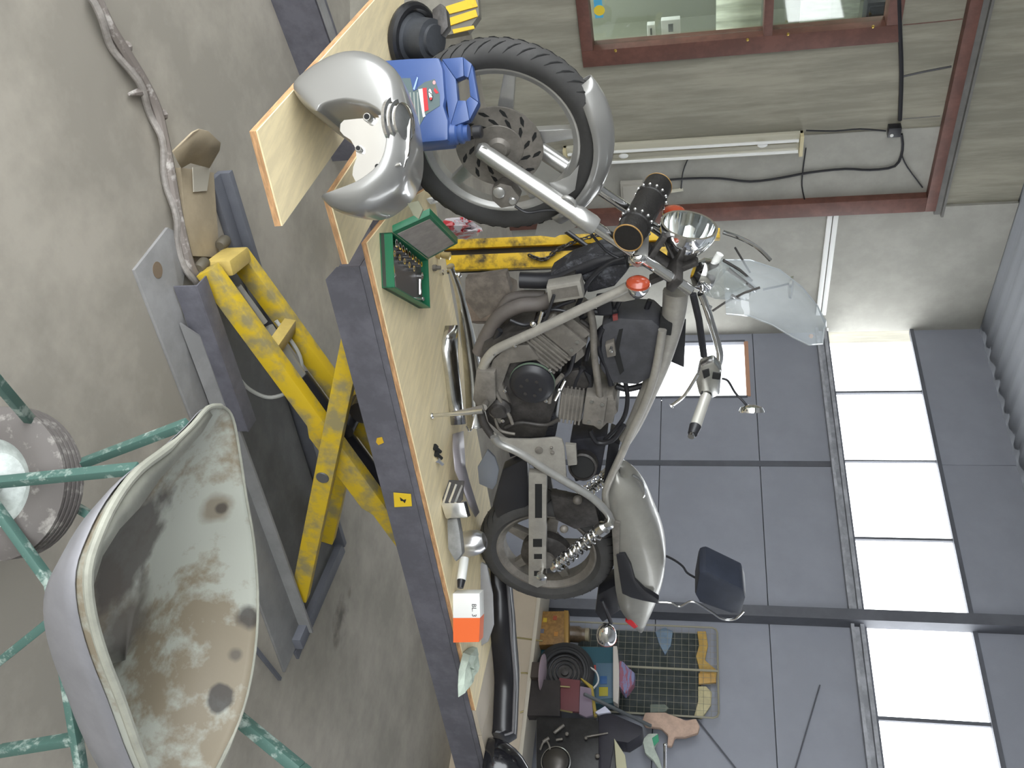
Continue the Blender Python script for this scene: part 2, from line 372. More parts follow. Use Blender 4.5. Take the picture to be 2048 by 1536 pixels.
boxes((lx0, lx1, YB-0.01, YB+0.03, lz0-0.03, lz0+0.01), (lx1-0.006, lx1+0.015, YB-0.01, YB+0.03, lz0, lz1), (lx0-0.02, lx0+0.006, YB-0.01, YB+0.03, lz0, lz1)).build('window_frame', sheet_dark, w)
for a, b in (((1395, 1440), (1490, 1560)), ((1640, 1370), (1590, 1540))):
    p, q = ony(*a, YB-0.03), ony(*b, YB-0.03)
    tag(MB().tube([p, q], 0.006, 6).build('brace_cable', sheet_dark), 'thin slanting brace rod on the grey sheet wall, %s' % ('near the wire rack' if a[0] == 1395 else 'just below the window strip'), 'rod')

# corrugated ceiling, side wall and gate wall behind the photographer
rows = []; n = 288
for k in range(n+1):
    x = XL-0.2 + (5.8-XL+0.2-0.0)*k/n; z = ZC + 0.008*math.tanh(3*math.sin(2*PI*x/0.2))
    rows.append([Vector((x, -1.9, z)), Vector((x, YB+0.2, z))])
struct(MB().grid(rows).build('ceiling', mat('corrugated_roof_sheet', S(134, 136, 140), 0.6, var=0.04, scale=2), solid=0.004))
struct(boxes((5.6, 5.8, -1.8, YB+0.2, 0, ZC)).build('wall_right', plaster))
struct(boxes((XL-0.2, -5.0, -1.9, -1.8, 0, ZC), (5.0, 5.8, -1.9, -1.8, 0, ZC), (-5.0, 5.0, -1.9, -1.8, 3.9, ZC)).build('wall_front', plaster))

# wall fittings
def wallrod(pts, r, name, label, cat='cable', x=XL+0.026, m_=black):
    return tag(MB().tube(smooth_path([onx(a, b, x) for a, b in pts], 3), r, 7).build(name, m_), label, cat)
fy0, fy1 = onx(1605, 259, XL).y, onx(1605, 299, XL).y; fz1 = onx(1605, 280, XL).z; fz0 = onx(1130, 312, XL).z
ft = thing('fluorescent_fitting', 'white twin-tube fluorescent light fitting fixed upright on the grey wall', 'light fitting', (XL, (fy0+fy1)/2, fz0))
fit_white = mat('yellowed_white_enamel', S(196, 192, 174), 0.45)
boxes((XL+0.012, XL+0.05, fy0, fy1, fz0, fz1)).build('housing', fit_white, ft, bev=0.004)
yc = (fy0+fy1)/2; dy = (fy1-fy0)*0.27
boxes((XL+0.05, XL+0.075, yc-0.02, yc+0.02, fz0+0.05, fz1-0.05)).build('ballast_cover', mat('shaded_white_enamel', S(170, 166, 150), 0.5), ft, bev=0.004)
for s in (-1, 1):
    MB().lathe((XL+0.085, yc+s*dy, fz0+0.04), UP, [(0, 0.014), (0.03, 0.014), (0.03, 0.013), (fz1-fz0-0.11, 0.013), (fz1-fz0-0.11, 0.014), (fz1-fz0-0.08, 0.014)], 12).build('tube', white_p, ft)
for z in (fz0, fz1-0.03): boxes((XL+0.012, XL+0.1, fy0, fy1, z, z+0.03)).build('end_cap', mat('cream_end_cap', S(200, 188, 150), 0.5), ft, bev=0.003)
for a, b in ((1525, 290), (1247, 312)):
    p = onx(a, b, XL+0.08); MB().ball(p, (0.012, 0.026, 0.042)).build('lamp_clip', white_p, ft)
wallrod([(1797, -30), (1800, 60), (1803, 150), (1800, 240)], 0.017, 'conduit', 'thick black conduit running along the grey wall above the brown window')
jb = onx(1787, 256, XL); t = thing('junction_box', 'small black junction box on the grey wall at the end of the conduit', 'junction box', jb-Vector((0, 0, 0.05)))
MB().box(jb+Vector((0.035, 0, 0)), (0.07, 0.09, 0.1)).build('body', black, t, bev=0.006)
MB().lathe(jb+Vector((0.07, 0.02, -0.02)), (1, 0, 0), [(0, 0.014), (0.006, 0.014)], 10).build('knob', white_p, t)
wallrod([(1803, 268), (1805, 300), (1790, 332), (1740, 340), (1690, 338), (1620, 345), (1560, 356), (1500, 363), (1440, 357), (1380, 357), (1320, 362), (1290, 372)], 0.011, 'cable', 'black cable sagging down the plaster from the junction box')
wallrod([(1772, 262), (1720, 258), (1670, 262), (1612, 261)], 0.007, 'cable', 'short cable from the junction box to the fluorescent fitting')
wallrod([(1803, 310), (1815, 335), (1845, 375)], 0.006, 'cable', 'thin slanting cable from the junction box to the corner of the brown surround')
wallrod([(1806, 153), (1850, 143), (1903, 133)], 0.008, 'cable', 'black cable branching up from the conduit to the brown rail')
wallrod([(1806, 50), (1870, 44), (1925, 38)], 0.004, 'cable', 'thin brown wire rising from the conduit beside the brown rail', m_=brown)
wallrod([(1806, 238), (1880, 232)], 0.004, 'cable', 'thin grey wire rising to the brown rail above the junction box', m_=rail_grey)
wallrod([(1612, 296), (1606, 340), (1604, 372), (1610, 402)], 0.006, 'cable', 'thin cable hanging across the plaster from the end of the fluorescent fitting')
wallrod([(1376, 318), (1366, 345), (1362, 382)], 0.006, 'cable', 'thin cable below the middle of the fluorescent fitting')
p, q = onx(1666, 424, XL+0.03), onx(1654, 612, XL+0.03)
t = thing('cable_trunking', 'white double cable trunking running level along the plaster to the corner', 'trunking', p)
for dz in (-0.026, 0.026): boxes((XL+0.03, XL+0.06, p.y, q.y+0.1, p.z-0.022+dz, p.z+0.022+dz)).build('channel', white_p, t, bev=0.004)
tag(wallrod([(1655, 655), (1652, 700)], 0.01, 'cable', 'short white cable beside the first strip window', m_=white_p), None)
t = wallrod([(1340, 383), (1366, 379)], 0.016, 'pipe_stub', 'short cream pipe stub on the plaster behind the black tool roll', 'pipe', m_=fit_white)
p, q = onx(1240, 395, XL+0.05), onx(1290, 370, XL+0.05)
tag(MB().box((p+q)/2+Vector((0.02, 0, 0)), (0.05, 0.24, 0.2)).box((p+q)/2+Vector((0.05, 0, 0)), (0.02, 0.2, 0.16)).build('wall_board', mat('off_white_board', S(170, 166, 156), 0.7), bev=0.006), 'off-white board on the wall behind the black tool roll', 'board')
# ------------------------------------------------------------------ scissor lift
lift = thing('scissor_lift', 'yellow and blue-grey scissor lift table raised under the motorcycle', 'lift', L(1.2, 0.2, 0))
DT = 0.765                                              # top of the steel deck
T0, T1 = -0.27, 0.5; SE = 3.1
mb = MB()
mb.box((L(0.2, T0, 0)+L(SE, T1, 0))/2+UP*(DT-0.012), (T1-T0, SE-0.2, 0.024), (ET, ES, UP))
mb.build('deck', lift_grey, lift, bev=0.004)
for t, lb in ((T1-0.006, None), (T0+0.006, None)):
    MB().prism([L(0.2, t, DT-0.024), L(SE, t, DT-0.024), L(SE, t, DT-0.145), L(0.24, t, DT-0.145), L(0.2, t, DT-0.1)], ET*0.006).build('side_skirt', lift_grey, lift)
MB().box((L(0.205, T0, 0)+L(0.205, T1, 0))/2+UP*(DT-0.06), (T1-T0-0.02, 0.008, 0.07), (ET, ES, UP)).build('end_skirt', lift_grey, lift)
PS, PZ = 1.172, 0.325                                    # scissor pivot
def arm(t, A, Bp, kink=False, m_=yellow):
    w = 0.074; A, Bp = Vector(A), Vector(Bp); d = (Bp-A).normalized(); n = Vector((-d.y, d.x)); h = w/2
    q = lambda p, o: L(p.x+n.x*o, t, p.y+n.y*o)
    pts = [q(A, h), q(Bp, h), q(Bp, -h), q(A, -h)]
    if kink:
        mid = A+(Bp-A)*0.42; m2 = A+(Bp-A)*0.45; m3 = A+(Bp-A)*0.68; m4 = A+(Bp-A)*0.71
        pts = [q(A, h), q(Bp, h), q(Bp, -h), q(m4, -h), q(m3, -h*1.7), q(m2, -h*1.7), q(mid, -h), q(A, -h)]
    return MB().prism(pts, -ET*0.055).build('scissor_arm', m_, lift, bev=0.004)
arm(0.30, (0.30, 0.085), (1.86, 0.66), True); arm(0.06, (0.36, 0.075), (1.86, 0.66), False)
arm(0.36, (1.88, 0.03), (0.5, 0.61)); arm(0.0, (1.88, 0.03), (0.5, 0.61))
MB().lathe(L(PS, 0.362, PZ), -ET, [(-0.003, 0.024), (0.0, 0.026), (0.42, 0.026)], 20).build('pivot_pin', mat('worn_grey_pin', S(104, 104, 104), 0.5, 0.4), lift)
p1, p2 = L(0.30, 0.28, 0.085), L(0.31, -0.03, 0.085)
for t in (0.27, 0.09): MB().lathe(L(0.3, t, 0.05), -ET, [(0, 0.016), (0.01, 0.022), (0.05, 0.022), (0.06, 0.016)], 20).build('roller', mat('grimy_roller', S(88, 82, 70), 0.6), lift)
MB().bar(L(0.325, 0.225, 0.10), L(0.345, 0.07, 0.1), 0.06, 0.10).build('roller_bracket', yellow_dusty, lift, bev=0.012)
c0, c1 = L(0.66, 0.25, 0.215), L(0.66, 0.055, 0.215)
MB().bar(c0, c1, 0.055, 0.045, up=Vector((0, 0.3, 1))).build('cross_tube', yellow_dusty, lift, bev=0.003)
MB().prism([L(-0.38, -0.27, DT+0.0205), L(0.115, -0.27, DT+0.0205), L(0.115, 0.3, DT+0.0205), L(-0.38, 0.3, DT+0.0205)], -UP*0.0215).prism([L(-0.38, -0.27, DT), L(0.2, -0.27, DT), L(0.2, 0.3, DT), L(-0.38, 0.3, DT)], -UP*0.04).build('nose_plate', lift_grey, lift)
# base frame on the floor
MB().prism([onz(263, 540, 0), L(0.8, 0.555, 0), L(2.06, 0.60, 0), L(2.06, 0.36, 0), L(0.35, 0.36, 0), onz(375, 480, 0), onz(330, 455, 0)], UP*0.012).build('base_plate', base_grey, lift, bev=0.002)
MB().box((L(0.42, 0.385, 0)+L(2.05, 0.385, 0))/2+UP*0.033, (0.012, 1.63, 0.066), (ET, ES, UP)).build('base_rail', base_grey, lift)
MB().prism([L(0.30, 0.395, 0.016), L(0.30, 0.395, 0.10), L(0.92, 0.395, 0.10), L(0.92, 0.395, 0.016)], -ET*0.006).box((L(0.3, 0.36, 0)+L(0.92, 0.36, 0))/2+UP*0.103, (0.075, 0.62, 0.006), (ET, ES, UP)).build('roller_track', lift_grey, lift, bev=0.001)
MB().prism([L(0.42, 0.44, 0.018), L(0.95, 0.44, 0.018), L(0.95, 0.40, 0.05), L(0.50, 0.40, 0.05)], -ET*0.01).build('gusset', base_grey, lift)
MB().box((L(0.4, 0.14, 0)+L(2.02, 0.14, 0))/2+UP*0.008, (0.46, 1.62, 0.016), (ET, ES, UP)).build('shaded_base_tray', base_shadow, lift)  # sheet coloured dark to paint the shading inside the base
MB().box((L(0.1, -0.13, 0)+L(2.02, -0.13, 0))/2+UP*0.03, (0.03, 1.92, 0.06), (ET, ES, UP)).box((L(0.1, -0.08, 0)+L(0.7, -0.08, 0))/2+UP*0.012, (0.07, 0.6, 0.024), (ET, ES, UP)).build('base_rail', sheet_dark, lift, bev=0.003)
MB().box((L(2.03, -0.12, 0)+L(2.03, 0.47, 0))/2+UP*0.025, (0.6, 0.06, 0.05), (ET, ES, UP)).build('base_crossbar', sheet_dark, lift, bev=0.003)
MB().bar(onz(592, 1312, 0.006), onz(664, 1112, 0.006), 0.05, 0.012).build('base_stop_bar', sheet_dark, lift)
MB().bar(onz(505, 1290, 0.008), onz(560, 1358, 0.008), 0.014, 0.014).build('base_tie', sheet_dark, lift)
MB().tube([L(0.44, 0.14, 0.10), L(0.60, 0.14, 0.16)], 0.013, 12).tube([L(0.62, 0.145, 0.165), L(0.86, 0.15, 0.25)], 0.026, 14).build('hydraulic_ram', mat('ram_steel', S(176, 176, 172), 0.35, 0.5), lift)
MB().tube([L(0.84, 0.15, 0.24), L(1.45, 0.18, 0.5)], 0.038, 14).build('ram_cylinder', black, lift)
MB().tube(smooth_path([L(0.62, 0.09, 0.18), L(0.78, 0.10, 0.24), L(0.9, 0.12, 0.2), L(0.93, 0.16, 0.1), L(0.86, 0.2, 0.04), L(0.75, 0.24, 0.03)], 6), 0.008, 8).build('hydraulic_hose', mat('pale_hose', S(176, 176, 170), 0.5), lift)
MB().tube(smooth_path([L(1.12, 0.1, 0.36), L(1.2, 0.16, 0.34), L(1.42, 0.16, 0.42), L(1.7, 0.12, 0.52)], 5), 0.016, 8).tube(smooth_path([L(1.12, 0.13, 0.32), L(1.25, 0.17, 0.3), L(1.5, 0.17, 0.4), L(1.7, 0.14, 0.47)], 5), 0.012, 8).build('pressure_hose', black, lift)
MB().tube([L(0.98, 0.02, 0.48), L(0.98, 0.2, 0.48)], 0.05, 16).tube([L(1.05, 0.02, 0.4), L(1.05, 0.22, 0.4)], 0.035, 16).build('torsion_shaft', black, lift)
# lift sticker with a black mark
sa = [onb(a, b, T1+0.004) for a, b in ((787, 985), (822, 988), (824, 1012), (789, 1014))]
st = MB().prism(sa, ET*0.0012).build('warning_sticker', mat('sticker_yellow_warn', S(226, 190, 44), 0.45), lift)
c = sum(sa, Vector())/4 + ET*0.0014
MB().prism([c+ES*a*0.016+UP*b*0.016 for a, b in ((-0.9, -0.5), (-0.1, 0.25), (-0.35, 0.9), (0.15, 0.75), (0.9, 0.35), (0.3, 0.05), (0.2, -0.5))], ET*0.0008).build('print_mark', black, st)
MB().prism([onb(a, b, T1+0.003) for a, b in ((754, 876), (764, 874), (768, 885), (757, 890), (752, 884))], ET*0.001).build('paint_chip', mat('chip_yellow', S(206, 164, 40), 0.5), lift)

# ------------------------------------------------------------------ plywood on the lift
def board(name, pts, z, th, label):
    o = thing(name, label, 'board', pts[0])
    mb = MB().prism([Vector((p.x, p.y, z)) for p in pts], -UP*0.004); mb.build('face_veneer', ply, o)
    MB().prism([Vector((p.x, p.y, z-0.0042)) for p in pts], -UP*(th-0.0042)).build('core_plies', ply_edge, o)
    return o
PZ0 = DT+0.001; PT = PZ0+0.02
board('plywood_sheet', [L(0.12, 0.50, 0), L(2.38, 0.50, 0), L(2.38, 0.30, 0), L(2.38, -0.25, 0), L(0.25, -0.25, 0), L(0.14, 0.2, 0)], PT, 0.02, 'long plywood sheet covering the lift deck under the motorcycle')
u = (onz(565, 452, PT)-onz(515, 262, PT)).normalized()
k = (onz(750, 0, PT)-onz(515, 262, PT)).normalized()
A0, A1 = onz(515, 262, PT+0.022), onz(565, 452, PT+0.022)
board('plywood_board', [A0, A1, A1+k*1.18, A0+k*1.35], PT+0.022, 0.02, 'wide plywood board jutting crosswise under the silver tank')
B0, B1 = onz(660, 395, PT+0.022), onz(697, 528, PT+0.022)
board('plywood_board', [B0, B1, B1+k*0.44, B0+k*0.5], PT+0.022, 0.02, 'narrow plywood board jutting out below the tank, nearest the green tool case')

# floor cable and the pedal of the lift
pts = [(185, -25), (215, 45), (248, 100), (285, 160), (312, 215), (325, 265), (338, 330), (350, 400), (362, 460), (380, 530), (400, 560)]
hz = smooth_path([onz(a, b, 0.03) for a, b in pts], 4)
ch = thing('floor_hose', 'dusty taped hose snaking over the floor to the lift', 'hose', hz[0])
MB().tube(hz, 0.018, 8).build('outer_hose', hose_m, ch)
h2 = [p+Vector((0.024, 0.012, -0.006+0.01*math.sin(i*0.7))) for i, p in enumerate(hz)]
MB().tube(h2, 0.012, 8).build('inner_cable', mat('grey_cable', S(142, 136, 130), 0.6, var=0.2, scale=20), ch)
for a, b, c, d in ((232, 100, 256, 93), (258, 188, 290, 182), (308, 234, 328, 229)):
    MB().tube([onz(a, b, 0.014), onz(c, d, 0.025)], [0.005, 0.018], 8).build('tape_tie', hose_m, ch)
pd = thing('foot_pedal', 'dust-coloured sheet-metal foot pedal cover with bent lip on the floor', 'pedal', onz(400, 400, 0))
a, b, c, d = onz(362, 335, 0.03), onz(428, 345, 0.03), onz(440, 515, 0.03), onz(375, 512, 0.03)
MB().prism([a, b, c, d], -UP*0.03).build('base_box', dust_tan, pd, bev=0.003)
e, f = onz(345, 303, 0.12), onz(425, 262, 0.12); g2, h2_ = onz(440, 290, 0.13), onz(395, 300, 0.06)
r0 = [onz(362, 335, 0.032), onz(380, 325, 0.05), onz(398, 330, 0.05), onz(418, 335, 0.04)]
r1 = [onz(345, 303, 0.10), onz(384, 288, 0.12), onz(412, 290, 0.12), onz(438, 300, 0.10)]
r2 = [onz(385, 264, 0.14), onz(398, 258, 0.14), onz(416, 262, 0.14), onz(440, 285, 0.12)]
MB().grid([r0, r1, r2]).build('pedal_plate', dust_tan, pd, solid=0.006)
MB().prism([onz(384, 335, 0.034), onz(420, 330, 0.034), onz(412, 382, 0.034), onz(386, 384, 0.034)], UP*0.004).build('pale_label', mat('dusty_paper', S(176, 170, 156), 0.8), pd)
MB().lathe(onz(315, 540, 0.0125), UP, [(0, 0.028), (0.001, 0.028)], 16).build('bolt_hole', mat('rusty_brown', S(120, 104, 86), 0.8), lift)
# low steel beam on the floor behind the lift
pa, pb = onz(530, -30, 0), onz(618, 200, 0); d_ = (pb-pa).normalized(); pb = pb+d_*0.35; n_ = Vector((-d_.y, d_.x, 0))
if n_.dot(FH) < 0: n_ = -n_
sb = thing('steel_beam', 'low blue-grey steel beam lying on the floor behind the plywood board', 'beam', (pa+pb)/2)
MB().prism([pa, pb, pb+UP*0.2, pa+UP*0.2], n_*0.008).prism([pa+UP*0.192, pb+UP*0.192, pb+UP*0.2, pa+UP*0.2], n_*0.1).build('web', lift_grey, sb)
MB().prism([pa+UP*0.2, pb+UP*0.2, pb+UP*0.2+n_*0.05, pa+UP*0.2+n_*0.05], UP*0.012).build('lip', base_grey, sb, 'pale worn lip')

tan_board = mat('grey_tan_board', S(182, 170, 152), 0.6, var=0.05, scale=5)
J1, J2 = onz(950, 1351, PT), onz(1000, 1349, PT)
MBt = lambda pts: MB().prism([Vector((q.x, q.y, PT-0.001)) for q in pts], -UP*0.018)
tag(MBt([L(2.385, 0.498, 0), J1+ET*0.001, J2, L(2.385, -0.25, 0)] if (J1-ORG).dot(ES) > 2.39 else [L(2.385, 0.498, 0), L(2.56, 0.498, 0), L(2.62, -0.25, 0), L(2.385, -0.25, 0)]).build('deck_board', tan_board), 'grey-tan board on the lift deck next to the plywood end and green rag', 'board')
tag(MBt([L(2.564, 0.498, 0), L(3.08, 0.498, 0), L(3.08, -0.25, 0), L(2.624, -0.25, 0)]).build('deck_board', tan_board), 'grey-tan board at the far end of the lift deck under the gloss black mudguard', 'board')
# ------------------------------------------------------------------ motorcycle
bike = thing('motorcycle', 'stripped silver cruiser motorcycle without its tank standing on the lift', 'motorcycle', L(0.9, 0, PT))
def P_(name, mb, m_, label=None, par=None, **kw): return mb.build(name, m_, par or bike, label, **kw)
def bp(poly, t, depth): return MB().prism(B(poly, t), -ET*depth)
def arch(c, g, n, phis, R, w, drop=0.03, p=3.0, cols=11):    # a mudguard: section arch swept round the wheel
    rows = []
    for ph in phis:
        d = g*math.cos(ph)+UP*math.sin(ph)
        rows.append([c + n*(w*q) + d*(R-drop*abs(q)**p) for q in [-1+2*i/(cols-1) for i in range(cols)]])
    return MB().grid(rows)
def wheel(c, n, R, w, rr, rw, nsp, rim_m, tread):
    g = n.cross(UP).normalized()
    if g.dot(ES) < 0: g = -g
    prof = [(-rw*0.5, rr+0.012), (-rw*0.5, rr), (-rw*0.42, rr-0.008), (-rw*0.3, rr-0.022), (rw*0.3, rr-0.022), (rw*0.42, rr-0.008), (rw*0.5, rr), (rw*0.5, rr+0.012)]
    rim = P_('wheel', MB().lathe(c, n, prof + [(rw*0.3, rr+0.004), (-rw*0.3, rr+0.004)], 56, closed=True), rim_m)
    tp = []
    for i in range(13):
        a = PI*(0.04+0.92*i/12) ; tp.append((-w*0.5*math.cos(a)*(1 if abs(math.cos(a)) < 0.97 else 0.92), rr+0.004+(R-rr-0.004)*(math.sin(a)**0.62)))
    P_('tyre', MB().lathe(c, n, tp+[(w*0.3, rr+0.002), (-w*0.3, rr+0.002)], 64, closed=True), rubber, par=rim)
    mb = MB()
    for i in range(tread):
        for s in (-1, 1):
            a0 = 2*PI*(i+0.5*(s > 0))/tread; pts = []
            for k in range(4):
                q = 0.14+0.23*k; a = a0+0.10*k*0.5; aa = math.asin(min(0.99, q)); r = rr+0.004+(R-rr-0.004)*(math.cos(aa)**0.62)+0.0004
                pts.append(c + n*(s*w*0.5*q) + (g*math.cos(a)+UP*math.sin(a))*r)
            mb.tube(pts, [0.001, 0.0036, 0.0036, 0.001], 5, flat=0.5)
    P_('tread_groove', mb, rubber_dark, par=rim, kind='stuff')
    for i in range(nsp):
        a = 2*PI*i/nsp+0.35; d = g*math.cos(a)+UP*math.sin(a); e = g*-math.sin(a)+UP*math.cos(a)
        P_('spoke', MB().prism([c+d*0.05+e*0.03+n*0.018, c+d*(rr-0.02)+e*0.018+n*0.014, c+d*(rr-0.02)-e*0.018+n*0.014, c+d*0.05-e*0.03+n*0.018], -n*0.034), rim_m, par=rim, bev=0.004)
    P_('hub', MB().lathe(c, n, [(-0.07, 0.03), (-0.05, 0.055), (0.03, 0.058), (0.05, 0.045), (0.07, 0.028)], 28), dull_alloy, par=rim)
    return rim, g
# front wheel, turned a little towards the camera
CF = onb(1003, 278, 0); DL = rad(11)
NF = (ET*math.cos(DL)+ES*math.sin(DL)).normalized()
RF = CF.z-PT
RF = min(RF, 0.345)
CF = Vector((CF.x, CF.y, PT+RF))
rimF, GF = wheel(CF, NF, RF, 0.105, RF-0.082, 0.062, 5, alloy, 46)
disc_c = CF+NF*0.05
disc = P_('brake_disc', MB().lathe(disc_c, NF, [(-0.003, 0.075), (-0.003, 0.146), (0.003, 0.146), (0.003, 0.075)], 56, closed=True).lathe(disc_c, NF, [(-0.004, 0.02), (-0.004, 0.086), (0.005, 0.08), (0.008, 0.02)], 40, closed=True), dull_alloy, par=rimF)
mb = MB()
for i in range(12):
    for r, o in ((0.094, 0), (0.126, 0.22)):
        a = 2*PI*i/12+o; d = GF*math.cos(a)+UP*math.sin(a); e = GF*-math.sin(a)+UP*math.cos(a)
        mb.prism([disc_c+d*(r-0.013)-e*0.013+NF*0.0032, disc_c+d*(r-0.009)+e*0.004+NF*0.0032, disc_c+d*(r+0.006)+e*0.019+NF*0.0032, disc_c+d*(r+0.012)+e*0.017+NF*0.0032, disc_c+d*(r+0.006)+e*0.001+NF*0.0032], NF*0.0008)
P_('disc_slot', mb, rubber_dark, par=rimF, kind='stuff')
# fork
tf = 0.105
ax_, fk1, fk2, fk3 = onb(966, 303, tf), onb(1192, 452, tf), onb(1262, 500, tf), onb(1382, 582, tf)
fd = (fk3-ax_).normalized()
def fork(off, nm):
    a = ax_+off; l1 = (fk1-ax_).length; l2 = (fk3-ax_).length
    sl = P_('fork_slider', MB().lathe(a-fd*0.025, fd, [(0, 0.014), (0.01, 0.024), (0.05, 0.027), (l1-0.06, 0.028), (l1-0.05, 0.033), (l1+0.01, 0.034), (l1+0.025, 0.03), (l1+0.026, 0.02)], 26), alloy, nm)
    P_('axle_clamp', MB().lathe(a-NF*0.015, NF, [(0, 0.02), (0, 0.024), (0.028, 0.024), (0.03, 0.018)], 18), alloy, par=sl)
    st = P_('fork_tube', MB().lathe(a, fd, [(l1, 0.0195), (l2+0.0, 0.0195), (l2+0.004, 0.014)], 22), chrome)
    return sl
slN = fork(Vector((0, 0, 0)), None); fork(-NF*0.215, None)
lg = onb(1137, 405, tf+0.01)
P_('fender_lug', MB().tube([lg+fd*0.026*math.cos(a*PI/6)+UP*0.0+(fd.cross(NF))*0.018*math.sin(a*PI/6) for a in range(12)], 0.006, 7, closed=True), alloy, par=slN)
# front mudguard
phs = [rad(27+ (122-27)*i/18) for i in range(19)]
rows = []
for i, ph in enumerate(phs):
    d = GF*math.cos(ph)+UP*math.sin(ph); q_ = i/18; w = 0.068*min(1, 0.35+3.2*(1-q_)) if q_ > 0.7 else 0.068
    rows.append([CF+NF*(w*q)+d*(RF+0.028-0.062*abs(q)**3.2) for q in [-1+2*k/14 for k in range(15)]])
P_('mudguard', MB().grid(rows), silver_paint, solid=0.004)
P_('mudguard_stay', MB().prism([onb(a, b, 0.074) for a, b in ((1158, 330), (1150, 380), (1120, 402), (1098, 366), (1112, 364), (1140, 352))], -ET*0.004), silver_paint, bev=0.001)
# brake caliper
cal = P_('brake_caliper', MB().prism([onb(a, b, 0.085) for a, b in ((983, 378), (1000, 366), (1022, 372), (1040, 395), (1032, 412), (1002, 418), (984, 402))], -ET*0.06), dull_alloy, bev=0.008)
P_('caliper_bolt', MB().lathe(onb(1025, 402, 0.09), ET, [(-0.01, 0.014), (0.004, 0.014), (0.008, 0.01)], 12).lathe(onb(998, 385, 0.09), ET, [(-0.01, 0.02), (0.003, 0.02), (0.006, 0.014)], 14), alloy, par=cal)
P_('brake_hose', MB().tube(smooth_path(B(((1030, 412), (1055, 425), (1100, 420), (1150, 432), (1210, 500), (1250, 520)), 0.06), 4), 0.005, 7), black)
P_('tyre_backing_plate', bp(((1075, 448), (1100, 425), (1150, 440), (1155, 452), (1110, 475), (1070, 470)), -0.1, 0.006), alloy)
# fork clamps and headstock
P_('fork_clamp', MB().bar(fk2+NF*0.03+fd*0.03, fk2-NF*0.245+fd*0.03, 0.06, 0.045, up=fd), alloy, bev=0.008)
P_('clamp_bolt', MB().ball(onb(1277, 516, tf+0.02), (0.022, 0.022, 0.03)), chrome)
P_('top_clamp', MB().bar(fk3+NF*0.03-fd*0.07, fk3-NF*0.245-fd*0.07, 0.06, 0.03, up=fd), dark_alloy, bev=0.006)
P_('steering_head', MB().tube([fk2-NF*0.107+GF*0.06+fd*0.0, fk3-NF*0.107+GF*0.06-fd*0.08], 0.036, 16), dark_alloy)
P_('headlight_bracket', MB().bar(onb(1330, 470, 0.06), onb(1290, 530, 0.06), 0.04, 0.02).bar(onb(1395, 520, 0.04), onb(1300, 560, 0.04), 0.05, 0.02), dark_alloy, bev=0.004)
# headlight: chrome bowl facing forwards
hc = onb(1378, 452, 0.0); hax = (-ES*0.93+ET*0.06+UP*0.22).normalized(); hr = 0.092
hl = P_('headlight', MB().lathe(hc, -hax, [(-0.006, hr-0.003), (-0.006, hr+0.006), (0.02, hr+0.005), (0.05, hr-0.006), (0.09, hr-0.03), (0.12, 0.042), (0.128, 0.02), (0.118, 0.012), (0.108, 0.03), (0.085, 0.052), (0.05, hr-0.018), (0.02, hr-0.007)], 40, closed=True), chrome)
P_('headlight_lens', MB().lathe(hc+hax*0.006, hax, [(0, hr-0.003), (0.006, hr*0.75), (0.01, hr*0.3)], 36), glass('lamp_lens', refl=0.06), par=hl)
P_('bulb', MB().lathe(hc-hax*0.10, hax, [(0, 0.016), (0.03, 0.014), (0.045, 0.006)], 14), chrome_soft, par=hl)
P_('headlight_rim_screw', MB().ball(hc+UP*(-hr-0.004), 0.008), chrome_soft, par=hl)
P_('headlight_mount', MB().tube([hc-hax*0.12, hc-hax*0.2-UP*0.03], 0.022, 12), dark_alloy, par=hl)
# tool roll strapped across the fork
ra, rb = onb(1256, 476, 0.155), onb(1316, 372, -0.20)
rx = (rb-ra).normalized(); rl = (rb-ra).length; rr_ = 0.05
roll = P_('tool_roll', MB().lathe(ra, rx, [(0, rr_-0.008), (0.001, rr_), (rl*0.2, rr_), (rl*0.21, rr_+0.004), (rl*0.3, rr_+0.004), (rl*0.31, rr_+0.001), (rl*0.69, rr_+0.001), (rl*0.7, rr_+0.004), (rl*0.79, rr_+0.004), (rl*0.8, rr_), (rl, rr_), (rl+0.001, rr_-0.008)], 32), leather, 'black leather tool roll with chrome studs')
x_, y_ = basis(rx)
for h in (0.0, rl):
    P_('piping_and_highlight', MB().tube([ra+rx*h+(x_*math.cos(2*PI*k/28)+y_*math.sin(2*PI*k/28))*(rr_-0.001) for k in range(28)], 0.0026, 6, closed=True), gold, par=roll)
for h in (rl*0.255, rl*0.745):
    mb = MB()
    for k in range(14):
        a = 2*PI*k/14; mb.ball(ra+rx*h+(x_*math.cos(a)+y_*math.sin(a))*(rr_+0.005), 0.006, 8)
    P_('stud', mb, chrome, par=roll)
# turn signals in front
def signal(c, axl, r, stalk=None):
    s = P_('turn_signal', MB().lathe(c, axl, [(-0.055, 0.008), (-0.045, 0.022), (-0.025, r*0.85), (-0.004, r), (0.0, r)], 26), chrome)
    P_('signal_lens', MB().lathe(c, axl, [(0, r*0.97), (0.008, r*0.93), (0.016, r*0.7), (0.02, r*0.3)], 26), amber, 'amber lens', par=s)
    if stalk: P_('signal_stalk', MB().tube([c-axl*0.04, stalk], 0.008, 8), chrome, par=s)
signal(onb(1276, 568, 0.17), (-ES*0.96+ET*0.12+UP*0.1).normalized(), 0.042, onb(1290, 585, 0.08))
signal(onb(1348, 424, -0.2), (-ES*0.96+UP*0.1).normalized(), 0.042, onb(1330, 440, -0.12))
